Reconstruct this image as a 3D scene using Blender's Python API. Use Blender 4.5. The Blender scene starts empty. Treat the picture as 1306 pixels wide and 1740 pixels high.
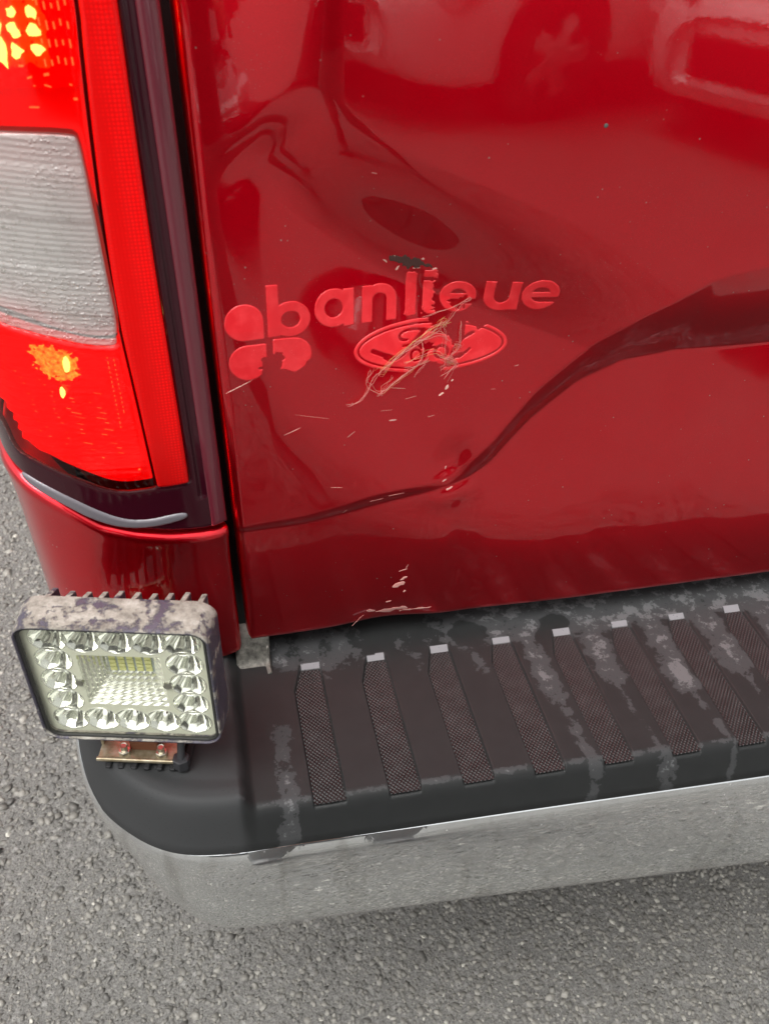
import bpy, bmesh, math, random
import numpy as np
from mathutils import Vector, Matrix

random.seed(7)
rng = np.random.default_rng(7)
sc = bpy.context.scene
col = sc.collection

# ------------------------------------------------------------------ camera
cam_d = bpy.data.cameras.new('camera')
cam = bpy.data.objects.new('camera', cam_d)
col.objects.link(cam)
sc.camera = cam
cam_d.sensor_fit = 'HORIZONTAL'
cam_d.sensor_width = 36.0
cam_d.lens = 36.0 * 1450.0 / 1306.0
cam_d.clip_start = 0.02
cam_d.clip_end = 500.0
cam_d.dof.use_dof = True
cam_d.dof.focus_distance = 0.76
cam_d.dof.aperture_fstop = 15.0
_right = Vector((0.97634452, -0.21170084, 0.04397883))
_down = Vector((-0.10160982, -0.62876752, -0.77092597))
_fwd = Vector((0.19085813, 0.74822066, -0.63540461))
cam.matrix_world = Matrix.Translation((-0.015, -0.523, 1.22)) @ Matrix((_right, -_down, -_fwd)).transposed().to_4x4()

# ------------------------------------------------------------------ sky, sun, exposure (bright overcast)
SUN_EL, SUN_AZ = math.radians(68), math.radians(232)
world = bpy.data.worlds.new('World')
sc.world = world
world.use_nodes = True
wn, wl = world.node_tree.nodes, world.node_tree.links
bg = wn['Background']
sky = wn.new('ShaderNodeTexSky')
sky.sky_type = 'NISHITA'
sky.sun_disc = False
sky.sun_elevation = SUN_EL
sky.sun_rotation = SUN_AZ
sky.dust_density = 6.0
sky.air_density = 1.2
hs = wn.new('ShaderNodeHueSaturation')
hs.inputs['Saturation'].default_value = 0.06
wl.new(sky.outputs[0], hs.inputs['Color'])
wl.new(hs.outputs[0], bg.inputs['Color'])
bg.inputs['Strength'].default_value = 0.14
sun_d = bpy.data.lights.new('sun', 'SUN')
sun_d.energy = 1.1
sun_d.angle = math.radians(40)
sun_d.color = (1.0, 0.97, 0.93)
sun = bpy.data.objects.new('sun', sun_d)
col.objects.link(sun)
_dir = Vector((math.sin(SUN_AZ) * math.cos(SUN_EL), math.cos(SUN_AZ) * math.cos(SUN_EL), math.sin(SUN_EL)))
sun.rotation_euler = _dir.to_track_quat('Z', 'Y').to_euler()
sc.view_settings.view_transform = 'Standard'
sc.view_settings.look = 'None'
sc.view_settings.gamma = 1.0
sc.view_settings.exposure = 0.80
sc.view_settings.use_curve_mapping = False
sc.render.engine = 'CYCLES'
sc.cycles.transparent_max_bounces = 8
sc.cycles.max_bounces = 5
sc.cycles.use_adaptive_sampling = True
sc.cycles.adaptive_threshold = 0.02
sc.cycles.diffuse_bounces = 3
sc.cycles.glossy_bounces = 4

# ------------------------------------------------------------------ material helpers
class NT:
    def __init__(s, name):
        s.m = bpy.data.materials.new(name)
        s.m.use_nodes = True
        s.t = s.m.node_tree
        s.n, s.l = s.t.nodes, s.t.links
        s.b = s.n['Principled BSDF']
        s.out = s.n['Material Output']
        s._tc = None
    def new(s, kind, **kw):
        nd = s.n.new('ShaderNode' + kind)
        for k, v in kw.items():
            setattr(nd, k, v)
        return nd
    def link(s, a, b):
        s.l.new(a, b)
    def obj(s):
        if s._tc is None:
            s._tc = s.new('TexCoord')
        return s._tc.outputs['Object']
    def noise(s, scale, detail=4.0, rough=0.55, vec=None, dist=0.0):
        nd = s.new('TexNoise')
        nd.inputs['Scale'].default_value = scale
        nd.inputs['Detail'].default_value = detail
        nd.inputs['Roughness'].default_value = rough
        nd.inputs['Distortion'].default_value = dist
        s.link(vec if vec else s.obj(), nd.inputs['Vector'])
        return nd.outputs['Fac']
    def voro(s, scale, feature='F1', out='Distance', vec=None, rand=1.0):
        nd = s.new('TexVoronoi', feature=feature)
        nd.inputs['Scale'].default_value = scale
        nd.inputs['Randomness'].default_value = rand
        s.link(vec if vec else s.obj(), nd.inputs['Vector'])
        return nd.outputs[out]
    def ramp(s, fac, stops, interp='LINEAR'):
        nd = s.new('ValToRGB')
        nd.color_ramp.interpolation = interp
        e = nd.color_ramp.elements
        while len(e) < len(stops):
            e.new(0.5)
        for i, (p, c) in enumerate(stops):
            e[i].position = p
            e[i].color = (c, c, c, 1) if isinstance(c, (int, float)) else (*c, 1)
        s.link(fac, nd.inputs[0])
        return nd.outputs[0]
    def math(s, op, a, b=0.0, clamp=False):
        nd = s.new('Math', operation=op, use_clamp=clamp)
        for i, v in enumerate((a, b)):
            if isinstance(v, (int, float)):
                nd.inputs[i].default_value = v
            else:
                s.link(v, nd.inputs[i])
        return nd.outputs[0]
    def mix(s, fac, a, b):
        nd = s.new('Mix', data_type='RGBA')
        if isinstance(fac, (int, float)):
            nd.inputs[0].default_value = fac
        else:
            s.link(fac, nd.inputs[0])
        for i, v in ((6, a), (7, b)):
            if isinstance(v, tuple):
                nd.inputs[i].default_value = (*v, 1)
            else:
                s.link(v, nd.inputs[i])
        return nd.outputs[2]
    def bump(s, height, strength=0.3, dist=0.001, normal=None):
        nd = s.new('Bump')
        nd.inputs['Strength'].default_value = strength
        nd.inputs['Distance'].default_value = dist
        s.link(height, nd.inputs['Height'])
        if normal:
            s.link(normal, nd.inputs['Normal'])
        return nd.outputs[0]
    def set(s, **kw):
        for k, v in kw.items():
            inp = s.b.inputs[k.replace('_', ' ')]
            if isinstance(v, tuple):
                inp.default_value = (*v, 1)
            elif isinstance(v, (int, float)):
                inp.default_value = v
            else:
                s.link(v, inp)
        return s

def simple(name, color, rough=0.5, metal=0.0, **kw):
    t = NT(name)
    t.set(Base_Color=color, Roughness=rough, Metallic=metal, **kw)
    return t.m

def m_paint():
    t = NT('red_metallic_paint')
    fl = t.noise(2600, 1)
    c = t.mix(t.ramp(fl, [(0.35, 0.0), (0.7, 1.0)]), (0.74, 0.0003, 0.011), (0.90, 0.0006, 0.015))
    # sparse pale dust and grit specks
    v = t.voro(150)
    sel = t.ramp(t.noise(37, 2), [(0.56, 0.0), (0.64, 1.0)])
    sp = t.math('MULTIPLY', t.ramp(v, [(0.055, 1.0), (0.10, 0.0)]), sel)
    v2 = t.voro(420)
    sel2 = t.ramp(t.noise(9, 2), [(0.50, 0.0), (0.66, 1.0)])
    sp2 = t.math('MULTIPLY', t.math('MULTIPLY', t.ramp(v2, [(0.06, 1.0), (0.12, 0.0)]), sel2), 0.45)
    dirt = t.math('MAXIMUM', sp, sp2)
    film = t.math('MULTIPLY', t.ramp(t.noise(14, 6, 0.65), [(0.45, 0.0), (0.75, 1.0)]), 0.015)
    dirt = t.math('ADD', dirt, film, clamp=True)
    c = t.mix(dirt, c, (0.62, 0.42, 0.38))
    t.set(Base_Color=c, Metallic=0.97, Roughness=0.32, Specular_IOR_Level=0.0, Coat_Weight=1.0, Coat_IOR=1.57,
          Coat_Roughness=t.math('ADD', t.math('MULTIPLY', dirt, 0.4), 0.018))
    t.set(Coat_Normal=t.bump(t.noise(260, 2), 0.012, 0.001))
    return t.m

def m_lens(name, color, fres=1.5, rough=0.03, bump=None):
    """thin coloured plastic: tinted see-through with a glossy skin"""
    t = NT(name)
    tr = t.new('BsdfTransparent')
    tr.inputs[0].default_value = (*color, 1)
    gl = t.new('BsdfGlossy')
    gl.inputs['Roughness'].default_value = rough
    fr = t.new('LayerWeight')
    f0 = ((fres - 1) / (fres + 1)) ** 2
    sch = t.math('ADD', t.math('MULTIPLY', t.math('POWER', fr.outputs['Facing'], 5.0), 1 - f0), f0)
    mx = t.new('MixShader')
    t.link(sch, mx.inputs[0])
    t.link(tr.outputs[0], mx.inputs[1])
    t.link(gl.outputs[0], mx.inputs[2])
    if bump:
        b = bump(t)
        t.link(b, gl.inputs['Normal'])
        t.link(b, fr.inputs['Normal'])
    t.link(mx.outputs[0], t.out.inputs['Surface'])
    return t.m

def m_emit(name, color, strength, noise=None):
    t = NT(name)
    t.set(Base_Color=(color[0] * 0.5, color[1] * 0.5, color[2] * 0.5), Roughness=0.35)
    t.b.inputs['Emission Color'].default_value = (*color, 1)
    if noise:
        f = t.ramp(t.noise(noise[0], 3), [(0.3, noise[1]), (0.7, noise[2])])
        t.link(t.math('MULTIPLY', f, strength), t.b.inputs['Emission Strength'])
    else:
        t.b.inputs['Emission Strength'].default_value = strength
    return t.m

# ------------------------------------------------------------------ object helpers
def link(o, parent=None):
    col.objects.link(o)
    if parent is not None:
        o.parent = parent
    return o

def empty(name, loc=(0, 0, 0), rot=(0, 0, 0), parent=None):
    o = bpy.data.objects.new(name, None)
    o.empty_display_size = 0.05
    link(o, parent)
    o.location, o.rotation_euler = loc, rot
    return o

def tag(o, label=None, cat=None, group=None, kind=None):
    for k, v in (('label', label), ('category', cat), ('group', group), ('kind', kind)):
        if v:
            o[k] = v
    return o

def raw_mesh(name, V, F, mat=None, smooth=True):
    me = bpy.data.meshes.new(name)
    V = np.asarray(V, dtype=np.float64)
    if isinstance(F, np.ndarray):
        n, k = F.shape
        me.vertices.add(len(V))
        me.vertices.foreach_set('co', V.astype(np.float32).ravel())
        me.loops.add(n * k)
        me.loops.foreach_set('vertex_index', F.astype(np.int32).ravel())
        me.polygons.add(n)
        me.polygons.foreach_set('loop_start', np.arange(0, n * k, k, dtype=np.int32))
        me.update(calc_edges=True)
    else:
        me.from_pydata(V.tolist(), [], F)
        me.update()
    if smooth:
        me.polygons.foreach_set('use_smooth', np.ones(len(me.polygons), dtype=bool))
    if mat:
        me.materials.append(mat)
    return me

def put(name, V, F, mat, parent=None, smooth=True, loc=None, rot=None):
    o = bpy.data.objects.new(name, raw_mesh(name, V, F, mat, smooth))
    link(o, parent)
    if loc is not None:
        o.location = loc
    if rot is not None:
        o.rotation_euler = rot
    return o

def put_me(name, me, parent=None, loc=(0, 0, 0), rot=(0, 0, 0), scale=(1, 1, 1)):
    o = bpy.data.objects.new(name, me)
    link(o, parent)
    o.location, o.rotation_euler, o.scale = loc, rot, scale
    return o

def grid_faces(nu, nv, close_u=False):
    i = np.arange(nu - (0 if close_u else 1))[:, None]
    j = np.arange(nv - 1)[None, :]
    a = i * nv + j
    b = ((i + 1) % nu) * nv + j
    return np.stack([a, b, b + 1, a + 1], -1).reshape(-1, 4)

def bm_obj(name, bm, mat, parent=None, smooth=False, bevel=0.0, seg=2, angle=0.6):
    if bevel:
        es = [e for e in bm.edges if len(e.link_faces) == 2 and e.calc_face_angle(0) > angle]
        bmesh.ops.bevel(bm, geom=es, offset=bevel, segments=seg, affect='EDGES', profile=0.5)
    bmesh.ops.recalc_face_normals(bm, faces=bm.faces)
    me = bpy.data.meshes.new(name)
    bm.to_mesh(me)
    bm.free()
    if smooth:
        for p in me.polygons:
            p.use_smooth = True
    me.materials.append(mat)
    o = bpy.data.objects.new(name, me)
    return link(o, parent)

def bm_box(bm, lo, hi):
    r = bmesh.ops.create_cube(bm, size=1.0)
    for v in r['verts']:
        v.co = Vector([lo[k] + (v.co[k] + 0.5) * (hi[k] - lo[k]) for k in range(3)])
    return r['verts']

def bm_cyl(bm, a, b, r, n=16, r2=None):
    a, b = Vector(a), Vector(b)
    d = b - a
    res = bmesh.ops.create_cone(bm, cap_ends=True, segments=n, radius1=r, radius2=r if r2 is None else r2, depth=d.length)
    q = d.to_track_quat('Z', 'Y')
    for v in res['verts']:
        v.co = q @ v.co + (a + b) / 2
    return res['verts']

def box_obj(name, lo, hi, mat, parent=None, bevel=0.0, seg=2):
    bm = bmesh.new()
    bm_box(bm, lo, hi)
    return bm_obj(name, bm, mat, parent, bevel=bevel, seg=seg)

def tube(pts, r, n=5, taper=True):
    """thin tube along a polyline"""
    P = np.asarray(pts, float)
    T = np.gradient(P, axis=0)
    T /= np.linalg.norm(T, axis=1)[:, None] + 1e-12
    up = np.array([0.3, 0.9, 0.2])
    A = np.cross(T, up)
    A /= np.linalg.norm(A, axis=1)[:, None] + 1e-12
    B = np.cross(T, A)
    m = len(P)
    rr = np.full(m, r)
    if taper:
        rr = r * np.clip(np.minimum(np.arange(m), np.arange(m)[::-1]) / max(2, m * 0.15) + 0.35, 0, 1)
    th = np.linspace(0, 2 * np.pi, n, endpoint=False)
    V = P[:, None, :] + rr[:, None, None] * (np.cos(th)[None, :, None] * A[:, None, :] + np.sin(th)[None, :, None] * B[:, None, :])
    i = np.arange(m - 1)[:, None]
    j = np.arange(n)[None, :]
    F = np.stack([i * n + j, i * n + (j + 1) % n, (i + 1) * n + (j + 1) % n, (i + 1) * n + j], -1).reshape(-1, 4)
    return V.reshape(-1, 3), F

def merge(parts):
    V, F, o = [], [], 0
    for v, f in parts:
        V.append(v)
        F.append(np.asarray(f) + o)
        o += len(v)
    return np.vstack(V), np.vstack(F)

# ---- 2D signed distance fields (negative inside) and a marching-squares patch
def sd_box(X, Z, x0, x1, z0, z1, r=0.0):
    dx = np.abs(X - (x0 + x1) / 2) - (x1 - x0) / 2 + r
    dz = np.abs(Z - (z0 + z1) / 2) - (z1 - z0) / 2 + r
    return np.hypot(np.maximum(dx, 0), np.maximum(dz, 0)) + np.minimum(np.maximum(dx, dz), 0) - r

def sd_ell(X, Z, cx, cz, a, b):
    k = np.hypot((X - cx) / a, (Z - cz) / b)
    g = np.hypot((X - cx) / a ** 2, (Z - cz) / b ** 2) + 1e-9
    return k * (k - 1) / g

def sd_seg(X, Z, pts, w):
    d = np.full(np.shape(X), 9.0)
    for (a, b) in zip(pts[:-1], pts[1:]):
        ax, az = a
        bx, bz = b
        L = (bx - ax) ** 2 + (bz - az) ** 2 + 1e-12
        t = np.clip(((X - ax) * (bx - ax) + (Z - az) * (bz - az)) / L, 0, 1)
        d = np.minimum(d, np.hypot(X - ax - t * (bx - ax), Z - az - t * (bz - az)))
    return d - w

def sd_poly(X, Z, P):
    d = np.full(np.shape(X), 9.0)
    ins = np.zeros(np.shape(X), bool)
    n = len(P)
    for i in range(n):
        ax, az = P[i]
        bx, bz = P[(i + 1) % n]
        L = (bx - ax) ** 2 + (bz - az) ** 2 + 1e-12
        t = np.clip(((X - ax) * (bx - ax) + (Z - az) * (bz - az)) / L, 0, 1)
        d = np.minimum(d, np.hypot(X - ax - t * (bx - ax), Z - az - t * (bz - az)))
        c = (az > Z) != (bz > Z)
        xi = ax + (Z - az) / (bz - az + 1e-15) * (bx - ax)
        ins ^= c & (X < xi)
    return np.where(ins, -d, d)

def chaikin(P, n=2, closed=True):
    P = np.asarray(P, float)
    for _ in range(n):
        Q = np.roll(P, -1, axis=0) if closed else P[1:]
        A = P if closed else P[:-1]
        R = np.empty((2 * len(A), P.shape[1]))
        R[0::2] = 0.75 * A + 0.25 * Q
        R[1::2] = 0.25 * A + 0.75 * Q
        P = R if closed else np.vstack([P[:1], R, P[-1:]])
    return P

_nz = [rng.random((64, 64)) for _ in range(4)]
def vnoise(X, Z, s, k=0):
    """smooth value noise, -1..1"""
    x, z = np.asarray(X) * s + 17.3 * k + 100, np.asarray(Z) * s + 9.1 * k + 100
    i, j = np.floor(x).astype(int), np.floor(z).astype(int)
    u, v = x - i, z - j
    u, v = u * u * (3 - 2 * u), v * v * (3 - 2 * v)
    g = lambda a, b: _nz[k % 4][a % 64, b % 64]
    return 2 * ((g(i, j) * (1 - u) + g(i + 1, j) * u) * (1 - v) + (g(i, j + 1) * (1 - u) + g(i + 1, j + 1) * u) * v) - 1

def patch(sdf, box, res):
    """marching-squares mesh of sdf<0 -> (uv, signed distance, faces)"""
    u0, u1, v0, v1 = box
    U = np.arange(u0, u1 + res, res)
    W = np.arange(v0, v1 + res, res)
    X, Z = np.meshgrid(U, W, indexing='ij')
    f = sdf(X, Z)
    ins = f < 0
    idx = -np.ones(f.shape, int)
    idx[ins] = np.arange(ins.sum())
    uv = [np.stack([X[ins], Z[ins]], -1)]
    fv = [f[ins]]
    cnt = int(ins.sum())
    cells = ins[:-1, :-1].astype(int) + ins[1:, :-1] + ins[1:, 1:] + ins[:-1, 1:]
    full = np.argwhere(cells == 4)
    faces = [[idx[i, j], idx[i + 1, j], idx[i + 1, j + 1], idx[i, j + 1]] for i, j in full]
    cache = {}
    extra = []
    for i, j in np.argwhere((cells > 0) & (cells < 4)):
        cs = [(i, j), (i + 1, j), (i + 1, j + 1), (i, j + 1)]
        poly = []
        for k in range(4):
            a, b = cs[k], cs[(k + 1) % 4]
            if ins[a]:
                poly.append(int(idx[a]))
            if ins[a] != ins[b]:
                key = (a, b) if a < b else (b, a)
                if key not in cache:
                    t = f[a] / (f[a] - f[b])
                    cache[key] = cnt + len(extra)
                    extra.append((X[a] + t * (X[b] - X[a]), Z[a] + t * (Z[b] - Z[a])))
                poly.append(cache[key])
        if len(poly) >= 3:
            faces.append(poly)
    if extra:
        uv.append(np.array(extra))
        fv.append(np.zeros(len(extra)))
    return np.vstack(uv), np.concatenate(fv), faces

def bevel_off(f, h, r, base=0.0):
    t = np.clip(-f / r, 0, 1)
    return base + h * np.sqrt(np.clip(1 - (1 - t) ** 2, 0, 1))

# ------------------------------------------------------------------ materials
PAINT = m_paint()
BLACK = simple('black_gap_rubber', (0.006, 0.006, 0.007), 0.7)
UNDER = simple('underbody_black', (0.012, 0.012, 0.012), 0.85)

def m_step(name='step_plastic'):
    t = NT(name)
    at = t.new('Attribute', attribute_name='stain_and_tone')
    fine = t.noise(420, 5, 0.7)
    mid = t.noise(75, 5, 0.65)
    v = t.math('ADD', at.outputs['Fac'], t.math('MULTIPLY', t.math('SUBTRACT', mid, 0.5), 2.0))
    v = t.math('ADD', v, t.math('MULTIPLY', t.math('SUBTRACT', fine, 0.5), 0.6))
    mask = t.ramp(v, [(0.47, 0.0), (0.53, 1.0)])
    dry = t.new('Attribute', attribute_name='dry')
    mask = t.math('MAXIMUM', mask, dry.outputs['Fac'])
    pits = t.ramp(t.voro(330), [(0.10, 0.25), (0.2, 1.0)])
    mask2 = t.math('MULTIPLY', mask, t.math('MAXIMUM', pits, t.ramp(t.noise(40, 3), [(0.45, 1.0), (0.6, 0.0)])))
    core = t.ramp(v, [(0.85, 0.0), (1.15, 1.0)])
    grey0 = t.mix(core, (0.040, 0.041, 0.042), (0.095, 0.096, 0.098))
    pale_tone = t.ramp(v, [(0.80, 0.0), (0.88, 1.0)])
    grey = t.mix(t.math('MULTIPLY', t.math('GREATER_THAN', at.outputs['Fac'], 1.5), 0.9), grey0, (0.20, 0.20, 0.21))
    wet = t.mix(t.noise(60, 4), (0.0155, 0.0165, 0.0165), (0.022, 0.023, 0.023))
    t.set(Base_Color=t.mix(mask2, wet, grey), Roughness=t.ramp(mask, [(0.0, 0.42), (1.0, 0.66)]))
    t.set(Normal=t.bump(t.noise(1500, 2), 0.10, 0.0006))
    t.b.inputs['Specular IOR Level'].default_value = 0.15
    return t.m
STEP = m_step()

def m_tread():
    t = NT('tread_plastic')
    c = t.mix(t.ramp(t.noise(55, 4), [(0.4, 0.0), (0.7, 1.0)]), (0.011, 0.011, 0.011), (0.019, 0.019, 0.019))
    t.set(Base_Color=c, Roughness=0.36, Specular_IOR_Level=0.26)
    return t.m
TREAD = m_tread()

def m_chrome():
    t = NT('weathered_chrome')
    dirt = t.ramp(t.noise(34, 7, 0.7), [(0.42, 0.0), (0.72, 1.0)])
    fleck = t.ramp(t.voro(160), [(0.05, 1.0), (0.11, 0.0)])
    fleck = t.math('MULTIPLY', fleck, t.ramp(t.noise(22, 2), [(0.52, 0.0), (0.6, 1.0)]))
    c = t.mix(dirt, (0.80, 0.825, 0.83), (0.745, 0.765, 0.765))
    drip = t.new('Mapping')
    t.link(t.obj(), drip.inputs['Vector'])
    drip.inputs['Scale'].default_value = (1.0, 1.0, 0.12)
    dk = t.ramp(t.noise(28, 5, 0.6, vec=drip.outputs[0]), [(0.56, 0.0), (0.70, 0.55)])
    c = t.mix(dk, c, (0.40, 0.39, 0.36))
    sp = t.ramp(t.noise(240, 4, 0.7), [(0.60, 0.0), (0.68, 1.0)])
    c = t.mix(t.math('MULTIPLY', sp, 0.25), c, (0.45, 0.45, 0.43))
    c = t.mix(fleck, c, (0.75, 0.74, 0.70))
    t.set(Base_Color=c, Metallic=t.math('SUBTRACT', 0.96, t.math('MULTIPLY', fleck, 0.7)),
          Roughness=t.math('ADD', t.math('MULTIPLY', t.math('MAXIMUM', dirt, dk), 0.05), 0.022))
    t.set(Normal=t.bump(t.noise(38, 3, 0.5, dist=1.0), 0.035, 0.004))
    return t.m
CHROME = m_chrome()

# ------------------------------------------------------------------ ground: asphalt sheet and its loose-faced aggregate
def m_asphalt():
    t = NT('asphalt')
    big = t.noise(1.3, 4)
    c = t.mix(t.ramp(big, [(0.35, 0.0), (0.65, 1.0)]), (0.075, 0.071, 0.065), (0.11, 0.105, 0.097))
    grit = t.noise(300, 6, 0.8)
    c = t.mix(t.ramp(grit, [(0.4, 0.0), (0.62, 1.0)]), c, (0.27, 0.262, 0.245))
    st = t.voro(95)
    sc_ = t.voro(95, out='Color')
    bw = t.new('RGBToBW')
    t.link(sc_, bw.inputs[0])
    c = t.mix(t.math('MULTIPLY', t.ramp(st, [(0.2, 1.0), (0.45, 0.0)]), t.ramp(bw.outputs[0], [(0.3, 0.0), (0.8, 0.8)])), c, (0.33, 0.32, 0.30))
    t.set(Base_Color=c, Roughness=0.85)
    h = t.math('ADD', t.math('MULTIPLY', t.ramp(st, [(0.0, 1.0), (0.5, 0.0)]), 0.7), grit)
    t.set(Normal=t.bump(h, 0.9, 0.004))
    return t.m

def m_stone():
    t = NT('asphalt_stone')
    at = t.new('Attribute', attribute_name='tone')
    c = t.ramp(at.outputs['Fac'], [(0.0, (0.075, 0.071, 0.064)), (0.3, (0.150, 0.141, 0.122)), (0.7, (0.250, 0.237, 0.207)), (0.9, (0.35, 0.333, 0.291)), (1.0, (0.50, 0.48, 0.42))])
    c2 = t.mix(t.ramp(t.noise(500, 3), [(0.35, 0.0), (0.7, 0.6)]), c, (0.15, 0.146, 0.138))
    t.set(Base_Color=c2, Roughness=0.52)
    return t.m

G = 60.0
ground = put('ground', [(-G, -G, 0), (G, -G, 0), (G, G, 0), (-G, G, 0)], [[0, 1, 2, 3]], m_asphalt(), smooth=False)
tag(ground, 'worn grey asphalt of the parking lot', 'ground', kind='structure')

def build_aggregate():
    bm = bmesh.new()
    bmesh.ops.create_icosphere(bm, subdivisions=1, radius=1.0)
    base = np.array([v.co[:] for v in bm.verts])
    tri = np.array([[v.index for v in f.verts] for f in bm.faces])
    bm.free()
    templates = []
    for k in range(14):
        b = base * (1 + rng.uniform(-0.30, 0.30, (len(base), 1)))
        b = b + rng.uniform(-0.26, 0.26, b.shape)
        b[:, 2] = np.minimum(b[:, 2], rng.uniform(0.45, 0.8))
        templates.append(b)
    T = np.array(templates)
    zones = [(-0.75, 1.05, -0.60, 0.22, 0.0060), (-0.75, 0.0, 0.22, 1.5, 0.0082), (-0.9, 1.5, -1.5, -0.60, 0.012)]
    pos, rad = [], []
    for x0, x1, y0, y1, s in zones:
        nx, ny = int((x1 - x0) / s), int((y1 - y0) / s)
        gx, gy = np.meshgrid(np.arange(nx), np.arange(ny), indexing='ij')
        px = x0 + (gx + 0.5 + rng.uniform(-0.55, 0.55, gx.shape)) * s
        py = y0 + (gy + 0.5 + rng.uniform(-0.55, 0.55, gy.shape)) * s
        r = s * np.clip(rng.lognormal(-0.88, 0.45, gx.shape), 0.12, 1.0)
        pos.append(np.stack([px.ravel(), py.ravel()], -1))
        rad.append(r.ravel())
    pos, rad = np.vstack(pos), np.concatenate(rad)
    n = len(pos)
    ti = rng.integers(0, len(T), n)
    V = T[ti].copy()
    sx = rng.uniform(0.75, 1.3, (n, 1))
    V[:, :, 0] *= sx
    V[:, :, 1] /= sx
    V[:, :, 2] *= rng.uniform(0.30, 0.55, (n, 1))
    a = rng.uniform(0, 2 * np.pi, n)
    ca, sa = np.cos(a)[:, None], np.sin(a)[:, None]
    X = V[:, :, 0] * ca - V[:, :, 1] * sa
    Y = V[:, :, 0] * sa + V[:, :, 1] * ca
    tilt = rng.normal(0, 0.26, (n, 2))
    Zz = V[:, :, 2] + X * tilt[:, :1] + Y * tilt[:, 1:]
    R = rad[:, None]
    P = np.stack([X * R + pos[:, :1], Y * R + pos[:, 1:], Zz * R - 0.05 * R + rng.uniform(-0.0006, 0.0008, (n, 1))], -1)
    nb = len(base)
    F = (tri[None] + (np.arange(n) * nb)[:, None, None]).reshape(-1, 3)
    me = raw_mesh('asphalt_aggregate', P.reshape(-1, 3), F, m_stone(), smooth=False)
    tone = np.clip(rng.beta(2.0, 2.6, n) + 0.16 * vnoise(pos[:, 0], pos[:, 1], 3.0) + 0.10 * vnoise(pos[:, 0], pos[:, 1], 9.0, 1), 0, 1)
    tone[rng.random(n) < 0.008] = 1.0
    at = me.attributes.new('tone', 'FLOAT', 'POINT')
    at.data.foreach_set('value', np.repeat(tone, nb).astype(np.float32))
    o = link(bpy.data.objects.new('asphalt_aggregate', me))
    tag(o, 'crushed stone grains showing in the worn asphalt', 'aggregate', kind='stuff')
build_aggregate()

# ------------------------------------------------------------------ the pickup truck
truck = empty('pickup_truck', (0, 0, 0))
tag(truck, 'rear corner of a red pickup truck with dented tailgate and chrome step bumper', 'pickup truck')

def sstep(a,b,t):
    t=np.clip((t-a)/(b-a),0,1); return t*t*(3-2*t)
CX=np.array([-.05,0,.054,.112,.152,.175,.191,.209,.241,.280,.314,.360,.445,.62,2.])
CZ=np.array([.768,.769,.771,.781,.787,.790,.794,.803,.838,.872,.888,.892,.890,.888,.888])
CH=np.array([.006,.006,.009,.013,.010,.010,.019,.028,.036,.041,.050,.074,.092,.094,.094])
_xs=np.linspace(-.05,2,4101)
def _sm(v,k=21):
    w=np.hanning(k+2)[1:-1];w/=w.sum();return np.convolve(np.pad(v,k//2,mode='edge'),w,'valid')
_zc=_sm(np.interp(_xs,CX,CZ),25);_hb=_sm(np.interp(_xs,CX,CH),41)
def gauss(x,z,cx,cz,sx,sz,rot=0,p=2.0):
    c,s=np.cos(rot),np.sin(rot);u=(x-cx)*c+(z-cz)*s;v=-(x-cx)*s+(z-cz)*c
    return np.exp(-.5*(np.abs(u/sx)**p+np.abs(v/sz)**p))
def D(x,z):
    "depth of the tailgate skin behind the plane y=0 (positive = pushed in)"
    x=np.asarray(x,float);z=np.asarray(z,float)
    zc=np.interp(x,_xs,_zc);hb=np.interp(x,_xs,_hb);dv=hb*.36
    t=z-zc
    k=np.clip(1-t/hb,0,1)
    up=dv*(k-.10*np.sin(np.pi*k))*(t>=0)
    lo=dv*np.clip(1+t/.27,0,1)**1.3*(t<0)
    d=up+lo
    # collision dent: steep upper flank along a diagonal ridge, slow rise back below it
    px,pz=x-.055,z-1.096
    q=-.61*px-.79*pz;p=.79*px-.61*pz
    q2=-.36*px-.93*(pz+.012)
    tq=np.clip(q2/.085,0,1)
    pr=(tq-.06*np.sin(2*np.pi*tq))*sstep(.29,.075,q2)
    lw=np.clip((x-.030)/.112,0,1)
    win=(.5*lw+.5*sstep(0,1,lw))*sstep(.42,.13,x)
    d=d+.0255*pr*win
    tr=np.clip((q+.006)/.068,0,1);tr=(tr-.07*np.sin(2*np.pi*tr))*sstep(.215,.060,q)
    d=d+.0140*tr*sstep(-.006,.022,p+.25*q)*sstep(.200,.075,p)*sstep(-.005,.075,x)
    d=d+.0035*gauss(x,z,.175,.812,.011,.016)
    d=d-.0025*gauss(x,z,.172,.784,.016,.010)
    d=d+.006*gauss(x,z,.128,.640,.030,.014)
    d=d+.0007*np.sin(x*41+1)*np.sin(z*33)*gauss(x,z,.12,.88,.10,.12)
    # untouched strip by the gap leans back towards the top
    d=d+.075*np.clip(z-.945,0,.25)*sstep(.080,.005,x)
    d=d+.02*(z-.92)**2*np.sign(z-.92)
    return d
_cp=np.array([(-.012,.000),(-.022,-.006),(-.04,-.010),(-.07,-.012),(-.10,-.010),(-.130,-.003),(-.154,.013),(-.170,.042),(-.177,.08),(-.180,.13),(-.182,.25),(-.183,.5),(-.183,1.9)])
def _cat(P,n=24):
    o=[];Q=np.vstack([2*P[0]-P[1],P,2*P[-1]-P[-2]])
    for i in range(1,len(Q)-2):
        a,b,c,d=Q[i-1:i+3]
        for t in np.linspace(0,1,n,endpoint=False):
            o.append(.5*((2*b)+(c-a)*t+(2*a-5*b+4*c-d)*t*t+(3*b-a-3*c+d)*t**3))
    o.append(P[-1]);return np.array(o)
_cc=_cat(_cp);_cs=np.r_[0,np.cumsum(np.hypot(*np.diff(_cc,axis=0).T))]
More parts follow.
